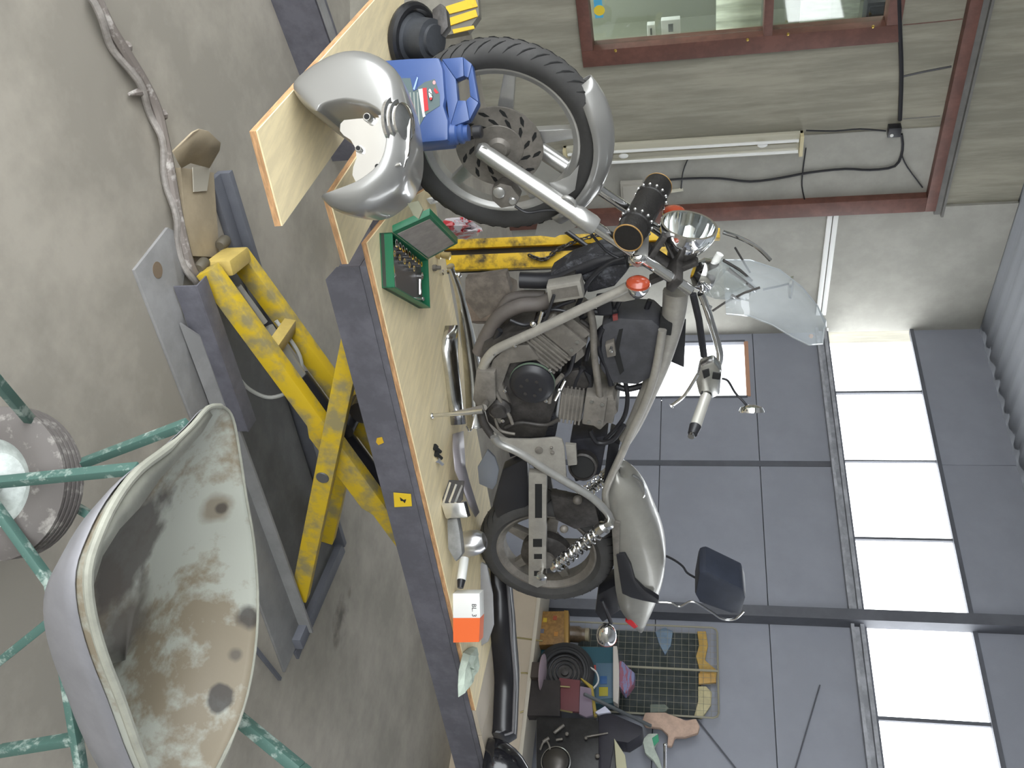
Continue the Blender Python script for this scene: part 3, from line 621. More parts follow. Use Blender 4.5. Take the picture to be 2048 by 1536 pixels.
# rear wheel
CR = onb(1095, 1090, 0); RR = min(CR.z-PT, 0.325); CR = Vector((CR.x, CR.y, PT+RR))
rimR, GR = wheel(CR, ET, RR, 0.15, RR-0.092, 0.1, 5, dull_alloy, 40)
P_('brake_drum', MB().lathe(CR+ET*0.045, ET, [(-0.02, 0.11), (0.02, 0.11), (0.03, 0.095), (0.034, 0.03)], 36), dark_alloy, par=rimR)
P_('sprocket_cover', MB().lathe(CR+ET*0.085, ET, [(0, 0.045), (0.015, 0.045), (0.02, 0.02)], 24), dull_alloy, par=rimR)
# swingarm
sw = P_('swingarm', MB().prism(B(((1057, 945), (1093, 948), (1092, 1168), (1075, 1176), (1057, 1168)), 0.15), -ET*0.03), dusty_silver, bev=0.004)
for k, (a, b, c, d) in enumerate(((1070, 968, 1084, 1036), (1066, 1078, 1084, 1094), (1068, 1108, 1084, 1118), (1068, 1142, 1080, 1152))):
    P_('swingarm_slot', MB().prism(B(((a, b), (c, b), (c, d), (a, d)), 0.1505), -ET*0.002), rubber_dark, par=sw)
MBs = MB().tube([L(1.1, -0.16, 1.06), L(CR.dot(ES)-ORG.dot(ES), -0.16, CR.z)], 0.035, 10)
P_('swingarm', MBs, dark_alloy)
P_('axle', MB().lathe(CR-ET*0.19, ET, [(0, 0.014), (0.37, 0.014), (0.37, 0.022), (0.385, 0.022), (0.39, 0.01)], 16), chrome_soft)
# shock absorber
def shock(t):
    a, b = onb(1106, 1138, 0.175)+ET*(t-0.175), onb(1214, 1050, 0.175)+ET*(t-0.175); d = (b-a).normalized(); ln_ = (b-a).length
    s = P_('shock_absorber', MB().tube([a, a+d*ln_*0.5], 0.016, 14).tube([a+d*ln_*0.3, b], 0.011, 12).lathe(b-d*0.045, d, [(0, 0.03), (0.03, 0.03), (0.045, 0.016)], 20).lathe(a+d*0.02, d, [(0, 0.018), (0.01, 0.03), (0.02, 0.03)], 20), chrome_soft)
    x, y = basis(d); pts = []
    for k in range(150):
        q = k/149; aa = 2*PI*9*q; pts.append(a+d*(0.04+(ln_-0.09)*q)+(x*math.cos(aa)+y*math.sin(aa))*0.027)
    P_('spring', MB().tube(pts, 0.0045, 6), chrome, par=s)
    P_('shock_eye', MB().lathe(b+d*0.012-ET*0.015, ET, [(0, 0.02), (0.03, 0.02), (0.034, 0.01)], 16), chrome_soft, par=s)
shock(0.175); shock(-0.175)
# frame
def ftube(pts, t, r, m_=dusty_silver, name='frame_tube', par=None, k=5):
    return P_(name, MB().tube(smooth_path(B(pts, t), k), r, 14), m_, par=par)
for t in (0.13, -0.13):
    ftube(((1268, 566), (1240, 582), (1208, 597), (1130, 634), (1060, 668), (1000, 695), (980, 710), (968, 730), (962, 748)), t, 0.0185)
    ftube(((988, 872), (998, 886), (1040, 906), (1090, 938), (1135, 965), (1180, 992), (1212, 1022), (1222, 1042)), t+0.02*(1 if t > 0 else -1), 0.0165, alloy)
    ftube(((1325, 660), (1310, 745), (1288, 810), (1262, 865), (1240, 915), (1216, 968), (1211, 990), (1214, 1020), (1222, 1042)), t*0.75, 0.0155)
    ftube(((962, 748), (958, 790), (965, 840), (985, 872)), t, 0.016, dark_alloy)
P_('frame_gusset', MB().prism(B(((1208, 597), (1240, 582), (1272, 578), (1270, 600), (1248, 604), (1215, 604)), 0.14), -ET*0.03), dusty_silver, bev=0.004)
bb = [(1352, 582), (1345, 640), (1322, 720), (1298, 780), (1272, 840), (1250, 880)]
P_('backbone_tube', MB().tube(smooth_path(B(bb, 0.03), 4), [0.046-0.00095*i for i in range(21)], 16), dusty_silver)
P_('backbone_bracket', bp(((1320, 640), (1345, 650), (1342, 672), (1318, 668)), 0.085, 0.1), rubber_dark, bev=0.004)
gs = P_('side_plate', MB().prism(B(((986, 866), (1000, 874), (1016, 879), (1060, 880), (1112, 876), (1124, 880), (1128, 892), (1134, 968), (1122, 964), (1040, 908), (998, 884)), 0.145), -ET*0.012), dusty_silver, bev=0.003)
for a, b, r in ((1022, 893, 0.008), (1078, 900, 0.016), (1105, 905, 0.008), (1106, 950, 0.009), (1103, 895, 0.006)):
    P_('plate_bolt', MB().lathe(onb(a, b, 0.146), ET, [(-0.002, r), (0.005, r), (0.007, r*0.6)], 14), dull_alloy, par=gs)
P_('plate_bracket', bp(((1130, 890), (1152, 892), (1154, 930), (1136, 932)), 0.12, 0.02), dusty_silver, bev=0.003)
# engine
cc = P_('crankcase', bp(((962, 700), (985, 690), (1020, 672), (1062, 662), (1105, 735), (1116, 800), (1090, 876), (1010, 876), (975, 845), (958, 775)), 0.11, 0.22), dark_alloy, bev=0.012)
P_('engine_cover', bp(((985, 720), (1020, 690), (1058, 690), (1080, 720), (1020, 728), (1005, 770), (1022, 815), (1000, 850), (978, 830), (970, 770)), 0.13, 0.03), dull_alloy, par=cc, bev=0.008)
al = onb(1066, 760, 0.115)
alt = P_('alternator_cover', MB().lathe(al, ET, [(0, 0.085), (0.03, 0.085), (0.045, 0.074), (0.05, 0.06), (0.052, 0.02)], 44), black, par=cc)
P_('cover_gasket', MB().lathe(al, ET, [(0.012, 0.0865), (0.022, 0.0865)], 44), mat('aged_green_gasket', S(96, 112, 96), 0.6), par=cc)
for k in range(6):
    a = 2*PI*k/6+0.3; MB().lathe(al+ES*0.036*math.cos(a)+UP*0.036*math.sin(a)+ET*0.05, ET, [(0, 0.007), (0.005, 0.007)], 8).build('cover_bolt', dark_alloy, cc)
def cylinder_barrel(base, tip, w, nfin, m_, t0=0.12):
    p, q = onb(*base, t0), onb(*tip, t0); d = (q-p).normalized(); s = d.cross(ET).normalized(); ln_ = (q-p).length
    c = P_('cylinder_barrel', MB().box((p+q)/2-ET*t0, (w*0.86, t0*1.9, ln_), (s, ET, d)), m_, bev=0.008)
    mb = MB()
    for i in range(nfin): mb.box(p+d*(ln_*(i+0.5)/nfin)-ET*t0, (w, t0*2.0, ln_/nfin*0.45), (s, ET, d))
    P_('cooling_fins', mb, m_, par=c, kind='stuff')
    h = P_('cylinder_head', MB().box(q+d*0.045-ET*t0, (w*1.0, t0*1.9, 0.085), (s, ET, d)).box(q+d*0.1-ET*t0, (w*0.8, t0*1.7, 0.045), (s, ET, d)), dull_alloy, par=c, bev=0.01)
    for i, (a, b) in enumerate(((-0.35, 0.03), (0.35, 0.03), (0.3, 0.07), (-0.3, 0.07))):
        MB().lathe(q+s*w*a+d*b-ET*0.005, ET, [(0, 0.008), (0.006, 0.008)], 8).build('head_bolt', chrome_soft, c)
    return c
cylinder_barrel((1072, 722), (1108, 690), 0.17, 6, dull_alloy)
cylinder_barrel((1118, 815), (1165, 822), 0.14, 6, dull_alloy)
P_('valve_cover', bp(((1120, 660), (1160, 676), (1170, 712), (1148, 730), (1120, 700)), 0.1, 0.2), dull_alloy, bev=0.01)
P_('valve_cover', bp(((1190, 800), (1226, 788), (1236, 826), (1200, 862), (1182, 850)), 0.1, 0.2), dull_alloy, bev=0.01)
P_('gearbox', bp(((1020, 815), (1100, 800), (1116, 845), (1108, 885), (1036, 884)), 0.10, 0.2), black, bev=0.01)
mb = MB()
for i in range(9): mb.prism(B(((1036, 818+7*i), (1106, 812+7*i), (1106, 815+7*i), (1036, 821+7*i)), 0.104), -ET*0.02)
P_('gearbox_ribs', mb, black)
ab = P_('airbox', bp(((1203, 650), (1238, 636), (1305, 640), (1330, 662), (1316, 750), (1275, 772), (1222, 768), (1198, 738)), 0.08, 0.16), mat('dusty_black_plastic', S(66, 66, 70), 0.5, var=0.2, scale=10), bev=0.02)
P_('airbox_seam', bp(((1238, 660), (1246, 658), (1238, 700), (1248, 742), (1240, 750), (1226, 705)), 0.083, 0.01), rubber_dark, par=ab)
ftube(((1178, 612), (1186, 650), (1188, 700), (1192, 740), (1200, 792)), 0.1, 0.013, dull_alloy, 'coolant_pipe')
ftube(((1206, 655), (1196, 690), (1215, 740), (1222, 770)), 0.07, 0.011, black, 'breather_hose')
ftube(((958, 705), (975, 668), (1000, 632), (1040, 612), (1080, 608), (1105, 596)), 0.02, 0.028, mat('grey_rubber_hose', S(98, 92, 88), 0.6, var=0.1, scale=10), 'coolant_hose')
ftube(((1000, 625), (1015, 600), (1045, 590), (1090, 590)), -0.02, 0.018, mat('grey_rubber_hose', S(98, 92, 88), 0.6), 'coolant_hose')
P_('radiator', bp(((930, 560), (1012, 548), (1022, 585), (1000, 620), (960, 640), (930, 600)), -0.06, 0.05), mat('dusty_radiator', S(108, 100, 92), 0.7, var=0.25, scale=20), bev=0.006)
hb = P_('rectifier', MB().prism(B(((1092, 574), (1160, 562), (1168, 596), (1098, 608)), 0.11), -ET*0.06), dusty_silver, bev=0.005)
P_('rectifier_face', MB().prism(B(((1102, 580), (1154, 571), (1159, 592), (1106, 600)), 0.111), -ET*0.003), dull_alloy, par=hb)
P_('wiring_loom', bp(((1100, 548), (1140, 522), (1200, 500), (1245, 508), (1260, 540), (1230, 575), (1172, 590), (1168, 562), (1094, 572)), 0.02, 0.1), mat('dark_loom', S(48, 48, 52), 0.6, col2=S(98, 100, 106), scale=26, lo=0.5, hi=0.65, bump=0.4), bev=0.02)
ftube(((1250, 512), (1200, 520), (1150, 540), (1100, 560), (1040, 560)), 0.0, 0.03, black, 'wiring_sleeve')
for k, (pts, t, r) in enumerate([(((1250, 515), (1215, 528), (1180, 560), (1160, 600), (1140, 650)), 0.06, 0.009), (((1150, 600), (1110, 615), (1075, 640), (1062, 655)), 0.09, 0.007), (((1240, 600), (1220, 640), (1200, 660), (1180, 690), (1172, 720)), 0.05, 0.009), (((1300, 600), (1280, 640), (1240, 650), (1215, 690)), 0.0, 0.01), (((1150, 700), (1140, 740), (1120, 760), (1110, 790)), 0.1, 0.008), (((1250, 760), (1255, 800), (1245, 840), (1210, 880)), 0.04, 0.009), (((1165, 735), (1150, 770), (1160, 800)), 0.06, 0.012), (((1108, 590), (1090, 640), (1070, 660)), 0.12, 0.006)]):
    ftube(pts, t, r, black, 'cable')
P_('fuel_tap', MB().tube(B(((1085, 622), (1075, 655)), 0.12), 0.007, 8).ball(onb(1066, 648, 0.125), 0.012), chrome_soft)
P_('dipstick', MB().tube(B(((1130, 760), (1110, 800)), 0.13), 0.006, 8).ball(onb(1118, 780, 0.132), 0.009), chrome_soft)
P_('carburettor', bp(((1120, 745), (1165, 738), (1180, 770), (1165, 790), (1125, 782)), 0.07, 0.14), dark_alloy, bev=0.012)
P_('frame_cross_brace', bp(((1108, 565), (1150, 545), (1152, 556), (1112, 575)), 0.05, 0.1), dark_alloy)
P_('exhaust_port', MB().lathe(onb(1168, 926, 0.05), (ET*0.85-ES*0.3).normalized(), [(0, 0.058), (0.05, 0.058), (0.055, 0.05), (0.02, 0.046)], 28), dark_alloy)
P_('exhaust_bore', MB().lathe(onb(1168, 926, 0.05), (ET*0.85-ES*0.3).normalized(), [(0.03, 0.047), (0.048, 0.047)], 28), rubber_dark)
P_('battery_box', bp(((1140, 880), (1215, 872), (1200, 950), (1150, 965), (1138, 930)), 0.03, 0.14), mat('dark_box_plastic', S(44, 44, 50), 0.5, var=0.3, scale=18), bev=0.01)
P_('chain_guard', bp(((1005, 940), (1055, 915), (1058, 1010), (1000, 1060), (985, 1010)), 0.06, 0.06), black, bev=0.01)
P_('rear_brake_arm', bp(((1100, 990), (1190, 1010), (1200, 1050), (1150, 1060), (1110, 1040)), 0.09, 0.05), dark_alloy, bev=0.01)
P_('grab_bolt', MB().ball(onb(1128, 1058, 0.13), 0.018).ball(onb(1170, 985, 0.12), 0.013).ball(onb(1155, 1000, 0.1), 0.02), dull_alloy)
P_('rubber_flap', bp(((1330, 610), (1372, 640), (1368, 735), (1322, 715)), -0.11, 0.006), black, bev=0.001)
# foot controls
fp = P_('foot_peg', MB().tube(B(((968, 815), (940, 822), (905, 828)), 0.26), [0.012, 0.012, 0.01], 10).tube([onb(968, 815, 0.26), onb(975, 800, 0.1)], 0.012, 10), dull_alloy)
P_('shift_lever', MB().tube(B(((966, 822), (930, 826), (866, 831)), 0.28), [0.01, 0.009, 0.007], 10).ball(onb(863, 832, 0.28), 0.012), chrome_soft, par=fp)
P_('return_spring', MB().tube(smooth_path(B(((950, 828), (944, 855), (938, 862), (932, 852)), 0.24), 4), 0.003, 6), chrome)
P_('peg_mount', bp(((952, 742), (990, 745), (992, 800), (965, 830), (945, 800)), 0.16, 0.08), dull_alloy, bev=0.008)
ftube(((985, 770), (1000, 800), (1018, 830), (1025, 848)), 0.14, 0.007, dull_alloy, 'shift_rod')
# rear mudguard, red reflector, indicator, backrest
top = [(1238, 944), (1262, 946), (1288, 975), (1308, 1020), (1324, 1062), (1331, 1105), (1326, 1150), (1311, 1196), (1287, 1248)]
bot = [(1232, 950), (1222, 968), (1218, 1000), (1222, 1040), (1226, 1085), (1228, 1130), (1232, 1180), (1242, 1222), (1262, 1254)]
wd = [0.03, 0.07, 0.095, 0.105, 0.11, 0.11, 0.105, 0.095, 0.08]
rows = []
tpz = smooth_path(B(top, 0.0), 3); btz = smooth_path(B(bot, 0.10), 3)
for i in range(len(tpz)):
    tp_, bo = tpz[i], btz[i]; w = wd[min(8, i//3)] + (wd[min(8, i//3+1)]-wd[min(8, i//3)])*(i % 3)/3; bo = bo-ET*(bo-ORG).dot(ET)
    row = []
    for k in range(17):
        a = PI*k/16; q = math.cos(a); row.append(bo+(tp_-bo)*(abs(math.sin(a))**0.5)+ET*w*(1 if q > 0 else -1)*abs(q)**0.6)
    rows.append(row)
rf = P_('mudguard', MB().grid(rows), mat('dusty_metallic_silver', S(150, 148, 141), 0.35, 0.35, var=0.05, scale=12, coat=0.3), solid=0.004)
P_('reflector', MB().prism(B(((1250, 1243), (1262, 1238), (1276, 1254), (1268, 1258)), 0.09), -ET*0.05), red_lens, 'red reflector', par=rf, bev=0.003)
P_('edge_trim', MB().tube(B(((1312, 1200), (1300, 1225), (1287, 1250)), 0.06), 0.004, 6), white_p, par=rf)
P_('teal_mark', MB().prism(B(((1282, 1158), (1290, 1158), (1290, 1176), (1284, 1176)), 0.098), ET*0.001), mat('teal_tape', S(60, 160, 158), 0.5), par=rf)
P_('fender_strap', MB().prism(B(((1232, 1110), (1250, 1108), (1262, 1130), (1270, 1160), (1290, 1182), (1318, 1200), (1316, 1208), (1285, 1202), (1262, 1196), (1244, 1188), (1238, 1150)), 0.125), -ET*0.03), black, bev=0.006)
P_('fender_strut', MB().prism(B(((1222, 1040), (1240, 1046), (1238, 1112), (1228, 1112)), 0.118), -ET*0.012), dull_alloy, bev=0.003)
P_('seat_bracket', MB().tube(smooth_path(B(((1265, 950), (1282, 962), (1290, 985), (1280, 1000)), 0.05), 3), 0.006, 6), chrome_soft)
pad = P_('backrest_pad', MB().prism(B(((1398, 1146), (1412, 1142), (1486, 1178), (1492, 1196), (1482, 1228), (1462, 1228), (1398, 1206), (1390, 1190)), 0.05), -ET*0.16), mat('blue_black_vinyl', S(46, 51, 64), 0.5, var=0.08, scale=20), bev=0.02)
P_('backrest_hoop', MB().tube(smooth_path(B(((1312, 1204), (1342, 1206), (1360, 1213), (1385, 1203), (1420, 1222), (1445, 1238), (1470, 1238), (1488, 1222)), 0.09), 4), 0.0055, 8), chrome_soft, par=pad)
P_('backrest_hoop', MB().tube(smooth_path(B(((1322, 1108), (1345, 1118), (1365, 1132), (1375, 1146), (1400, 1160)), -0.1), 4), [0.0055]*17, 8), black, par=pad)
sg = onb(1213, 1268, 0.16)
s_ = P_('turn_signal', MB().lathe(sg, -ES*1.0+UP*0.05, [(-0.03, 0.045), (-0.02, 0.046), (0.01, 0.044), (0.035, 0.034), (0.05, 0.018), (0.055, 0.008)], 28), chrome)
P_('signal_lens', MB().lathe(sg+ES*0.032, ES, [(0, 0.045), (0.01, 0.04), (0.016, 0.02)], 28), amber, par=s_)
P_('signal_stalk', MB().tube(B(((1222, 1246), (1216, 1230), (1204, 1200)), 0.10), 0.01, 8), black, par=s_)
P_('inner_mudguard', bp(((1195, 1190), (1232, 1170), (1240, 1222), (1205, 1246), (1190, 1225)), 0.06, 0.12), black, bev=0.01)
# handlebar and controls
hbar = P_('handlebar', MB().tube(smooth_path(B(((1402, 588), (1412, 612), (1424, 650), (1436, 690), (1440, 715), (1432, 742)), 0.13), 5)+smooth_path([onb(1432, 742, 0.14), onb(1418, 775, 0.30), onb(1408, 805, 0.36)], 3), 0.0125, 12), chrome)
P_('handlebar', MB().tube(smooth_path([onb(1402, 588, 0.1), onb(1430, 560, -0.14), onb(1455, 535, -0.28), onb(1480, 555, -0.33), onb(1510, 580, -0.36)], 5), 0.0125, 12), chrome)
P_('grip', MB().tube([onb(1412, 792, 0.34), onb(1391, 852, 0.47)], 0.0185, 16), mat('silver_grip', S(196, 194, 186), 0.35, 0.4), par=hbar)
P_('grip_end', MB().tube([onb(1391, 852, 0.47), onb(1385, 868, 0.5)], [0.02, 0.016], 14), black, par=hbar)
P_('grip_end', MB().tube([onb(1384, 867, 0.5), onb(1382, 874, 0.515)], 0.011, 12), chrome, par=hbar)
P_('switch_housing', MB().prism(B(((1400, 732), (1428, 724), (1444, 742), (1440, 790), (1420, 800), (1398, 790), (1392, 765)), 0.34), -ET*0.05), chrome_soft, par=hbar, bev=0.008)
P_('switch_button', MB().prism(B(((1404, 742), (1418, 738), (1420, 752), (1408, 758)), 0.344), -ET*0.01).prism(B(((1426, 745), (1442, 748), (1440, 760), (1424, 758)), 0.344), -ET*0.01).prism(B(((1402, 786), (1424, 790), (1420, 804), (1400, 798)), 0.346), -ET*0.04), rubber_dark, par=hbar, bev=0.002)
P_('clutch_lever', MB().tube(smooth_path(B(((1396, 748), (1386, 765), (1368, 792), (1348, 808), (1343, 812)), 0.4), 4), [0.006]*14+[0.007, 0.008, 0.009], 8), chrome_soft, par=hbar)
P_('brake_lever', MB().tube(smooth_path(B(((1446, 464), (1480, 476), (1515, 495), (1541, 520)), -0.4), 4), 0.008, 8), chrome)
P_('clamp_tube', MB().tube(B(((1386, 588), (1398, 640), (1408, 712)), 0.12), 0.0125, 10), black)
ms = P_('mirror', MB().lathe(onb(1503, 822, 0.46), (ET*0.5+ES*0.8).normalized(), [(-0.02, 0.012), (-0.012, 0.034), (0, 0.04), (0.004, 0.04), (0.005, 0.03)], 26), chrome)
P_('mirror_stem', MB().tube(smooth_path(B(((1444, 757), (1456, 762), (1470, 785), (1484, 800), (1497, 815)), 0.42), 4), 0.004, 7), black, par=ms)
mf = P_('mirror', MB().lathe(onb(1583, 575, -0.3), (ET*0.2+UP*1.0).normalized(), [(-0.012, 0.02), (-0.006, 0.042), (0.004, 0.045), (0.006, 0.03)], 26), chrome_soft)
P_('mirror_stem', MB().tube(B(((1526, 579), (1560, 572), (1582, 566)), -0.3), 0.004, 7), black, par=mf)
# instruments
ig = P_('instrument_pod', MB().lathe(onb(1398, 545, 0.03), (UP*0.8+ES*0.35).normalized(), [(-0.02, 0.03), (0.0, 0.055), (0.04, 0.06), (0.05, 0.056)], 30), chrome)
P_('dial_glass', MB().lathe(onb(1398, 545, 0.03)+(UP*0.8+ES*0.35).normalized()*0.051, (UP*0.8+ES*0.35).normalized(), [(0, 0.055), (0.008, 0.045), (0.011, 0.02)], 30), glass('dial_glass', refl=0.3, opacity=0.35), par=ig)
P_('gauge_cover', MB().prism(B(((1405, 545), (1440, 540), (1492, 572), (1505, 590), (1490, 604), (1430, 600), (1400, 588)), 0.08), -ET*0.11), glass('clear_plastic_cover', refl=0.22, rough=0.05, opacity=0.3, body=S(176, 180, 176)), bev=0.012)
P_('warning_lamp', MB().tube(B(((1424, 535), (1440, 508)), 0.02), 0.014, 12), white_p)
for q_, t_, r_ in ((((1455, 538), (1505, 578)), 0.05, 0.009), (((1404, 606), (1422, 616)), 0.13, 0.008), (((1462, 590), (1480, 600)), 0.1, 0.006)): P_('windshield_clamp', MB().tube(B(q_, t_), r_, 8), chrome)
for q_, t_, r_ in ((((1446, 520), (1480, 540), (1504, 562)), 0.0, 0.005), (((1425, 622), (1450, 605), (1490, 585), (1520, 575)), 0.1, 0.004), (((1470, 495), (1500, 545)), -0.2, 0.004)): P_('windshield_bracket', MB().tube(B(q_, t_), r_, 6), dark_alloy)
# windshield: a thin curved clear sheet leaning back over the handlebar
wrows = []
edgeL = [(1440, 520), (1500, 520), (1560, 540), (1605, 575), (1635, 612), (1652, 655)]
edgeR = [(1452, 628), (1500, 632), (1545, 650), (1585, 674), (1618, 690), (1645, 688)]
for (a, b), (c, d) in zip(edgeL, edgeR):
    p, q = onb(a, b, -0.22), onb(c, d, 0.16); r_ = []
    for k in range(13):
        u_ = k/12; r_.append(p+(q-p)*u_-ES*0.06*math.sin(PI*u_))
    wrows.append(r_)
wsh = P_('windshield', MB().grid(wrows), glass('clear_acrylic', tint=(0.93, 0.95, 0.96, 1), refl=0.07, opacity=0.2, body=S(206, 211, 214)), solid=0.004)
rim_pts = [r_[0] for r_ in wrows]+wrows[-1][1:]+[r_[-1] for r_ in wrows[::-1]][1:]
P_('windshield_edge', MB().tube(rim_pts, 0.0028, 6), glass('acrylic_edge', tint=(0.8, 0.84, 0.86, 1), refl=0.35, opacity=0.3, body=S(220, 224, 226)), par=wsh)
P_('windshield_bolt', MB().lathe(onb(1622, 672, 0.1), ET, [(0, 0.008), (0.006, 0.006)], 10), mat('orange_washer', S(206, 150, 104), 0.5), par=wsh)

# engine clutter
P_('ignition_box', bp(((1132, 738), (1160, 735), (1184, 752), (1186, 790), (1150, 800), (1128, 775)), 0.06, 0.16), mat('black_box_plastic', S(40, 40, 44), 0.5, var=0.3, scale=20), bev=0.01)
P_('water_pump', MB().lathe(onb(1000, 812, 0.12), ET, [(0, 0.045), (0.02, 0.045), (0.03, 0.03), (0.045, 0.026), (0.047, 0.01)], 24), dark_alloy, bev=0)
P_('engine_mount', bp(((1210, 690), (1228, 684), (1232, 712), (1214, 716)), 0.11, 0.03), dull_alloy, bev=0.004)
for a, b, r in ((988, 706, 0.008), (1010, 780, 0.007), (1006, 840, 0.008), (1092, 800, 0.008), (1030, 690, 0.007), (1100, 740, 0.007), (985, 780, 0.009), (1222, 700, 0.007)):
    P_('engine_bolt', MB().lathe(onb(a, b, 0.14), ET, [(-0.02, r*0.7), (0, r*0.7), (0, r), (0.007, r), (0.008, r*0.6)], 8), chrome_soft)
for pts, t, r, m_ in ((((1020, 640), (1050, 650), (1090, 640), (1130, 655)), 0.09, 0.007, black), (((1090, 690), (1070, 650), (1100, 620), (1150, 625), (1190, 615)), 0.1, 0.006, black), (((1010, 855), (1040, 845), (1090, 850), (1118, 838)), 0.12, 0.008, dark_alloy), (((1180, 860), (1195, 885), (1225, 880), (1248, 850)), 0.06, 0.01, black), (((1125, 750), (1105, 775), (1098, 805)), 0.125, 0.009, dull_alloy), (((1160, 640), (1185, 660), (1196, 690)), 0.08, 0.009, dark_alloy), (((1235, 620), (1215, 625), (1180, 625), (1160, 640)), 0.06, 0.012, black), (((990, 835), (1000, 860), (1030, 868)), 0.13, 0.006, dull_alloy), (((1290, 770), (1255, 778), (1232, 772)), 0.03, 0.012, black), (((1000, 660), (985, 690), (968, 700)), 0.06, 0.012, black)):
    ftube(pts, t, r, m_, 'engine_hose')
P_('fuse_holder', bp(((1190, 600), (1222, 596), (1226, 628), (1196, 632)), 0.08, 0.05), black, bev=0.006)
P_('relay', bp(((1165, 612), (1184, 608), (1188, 630), (1168, 634)), 0.09, 0.04), dark_alloy, bev=0.004)
P_('red_connector', bp(((1225, 632), (1235, 630), (1236, 640), (1226, 642)), 0.09, 0.012), mat('dull_red_plastic', S(130, 62, 60), 0.5))
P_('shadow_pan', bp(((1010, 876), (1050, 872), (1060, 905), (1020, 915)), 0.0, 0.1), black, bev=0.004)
P_('tool_tray', bp(((1218, 880), (1240, 890), (1228, 960), (1206, 968)), -0.02, 0.12), black, bev=0.008)
# ------------------------------------------------------------------ wheelbarrow
def onpl(px, py, p, n): d = ray(px, py); return CAM + d*((p-CAM).dot(n)/d.dot(n))
rim_px = [(440, 812), (414, 816), (384, 850), (335, 896), (275, 942), (230, 1000), (196, 1070), (175, 1140), (180, 1220), (205, 1310), (240, 1400), (288, 1530), (335, 1610), (395, 1600), (440, 1525), (478, 1440), (500, 1360), (512, 1270), (514, 1180), (506, 1080), (492, 1000), (480, 920), (468, 850), (456, 822)]
rz = lambda y: 0.70-0.06*(y-812)/790
loop = [onz(a, b, rz(b)) for a, b in rim_px]
n0 = len(loop); dense = smooth_path(loop+[loop[0]], 3)[:-1]
cen = sum(dense, Vector())/len(dense); nose, tail = loop[0], (loop[12]+loop[13])/2
bd = (tail-nose); bd.z = 0; bd.normalize(); bc = Vector((bd.y, -bd.x, 0))       # along and across the barrow
if bc.dot(FH) > 0: bc = -bc
wbw = thing('wheelbarrow', 'old wheelbarrow with a stained pale galvanised tray and green frame in the foreground', 'wheelbarrow', Vector((cen.x, cen.y, 0)))
rows = []
for s, dz in ((1.0, 0.0), (0.985, -0.02), (0.95, -0.06), (0.89, -0.105), (0.80, -0.145), (0.68, -0.17), (0.48, -0.18), (0.2, -0.185), (0.02, -0.185)):
    r_ = []
    for p in dense:
        fr = max(0, min(1, 1-(p-nose).dot(bd)/0.6))                    # the nose slopes more gently
        c_ = cen+bd*0.2*(1-s); r_.append(Vector((c_.x+(p.x-cen.x)*s, c_.y+(p.y-cen.y)*s, p.z+dz*(1-0.7*fr*fr*s**2))))
    rows.append(r_)
from mathutils.bvhtree import BVHTree
tb = MB().grid(rows, True); tbv = BVHTree.FromPolygons(tb.v, tb.f)
tray_m = mat('stained_tray', S(164, 166, 156), 0.6, col2=S(130, 120, 102), scale=4.2, lo=0.47, hi=0.56, bump=0.1)
nt = tray_m.node_tree; N = nt.nodes; K = nt.links; bs = N['Principled BSDF']; srcs = bs.inputs['Base Color'].links[0].from_socket
ge = N.new('ShaderNodeNewGeometry'); prev = srcs
for (a, b, z, rx_, col, blur) in ((248, 1085, 0.5, 0.13, S(66, 59, 54), 0.07), (258, 1250, 0.5, 0.09, S(80, 72, 64), 0.1), (430, 1015, 0.6, 0.035, S(120, 110, 94), 0.03), (443, 1016, 0.62, 0.014, S(70, 64, 58), 0.01), (498, 1232, 0.62, 0.028, S(58, 54, 52), 0.02), (440, 1395, 0.58, 0.03, S(50, 46, 44), 0.015), (472, 1310, 0.6, 0.014, S(84, 78, 70), 0.015)):
    c = tbv.ray_cast(CAM, ray(a, b))[0] or onz(a, b, z)
    vm = N.new('ShaderNodeVectorMath'); vm.operation = 'DISTANCE'; vm.inputs[1].default_value = c; K.new(ge.outputs['Position'], vm.inputs[0])
    nz = N.new('ShaderNodeTexNoise'); nz.inputs['Scale'].default_value = 14; nz.inputs['Detail'].default_value = 5; K.new(ge.outputs['Position'], nz.inputs['Vector'])
    ma = N.new('ShaderNodeMath'); ma.operation = 'MULTIPLY_ADD'; ma.inputs[1].default_value = rx_*1.6; K.new(nz.outputs['Fac'], ma.inputs[0]); K.new(vm.outputs['Value'], ma.inputs[2])
    mr = N.new('ShaderNodeMapRange'); mr.inputs[1].default_value = rx_*1.8-blur*0.4; mr.inputs[2].default_value = rx_*1.8+blur*0.4; mr.inputs[3].default_value = 0.88; mr.inputs[4].default_value = 0; K.new(ma.outputs[0], mr.inputs[0])
    mx = N.new('ShaderNodeMix'); mx.data_type = 'RGBA'; K.new(mr.outputs[0], mx.inputs[0]); K.new(prev, mx.inputs[6]); mx.inputs[7].default_value = col; prev = mx.outputs[2]
K.new(prev, bs.inputs['Base Color'])
MB().grid(rows, True).build('tray', tray_m, wbw, solid=0.004)
MB().grid([[Vector((cen.x+(p.x-cen.x)*1.012, cen.y+(p.y-cen.y)*1.012, p.z-0.008)) for p in r_] for r_ in rows[1:7]], True).build('tray_underside', mat('bare_galvanised', S(138, 137, 141), 0.5, 0.2, var=0.07, scale=8), wbw, 'plain grey outside of the tray', solid=0.002)
rim_o = MB().tube([p+UP*0.002 for p in dense], [0.0098 if 9 <= i <= 38 else (0.006 if i < 9 or i < 44 else 0.0035) for i in range(len(dense))], 9, closed=True).build('tray_rim', mat('worn_rim', S(150, 150, 138), 0.55, var=0.12, scale=10), wbw)
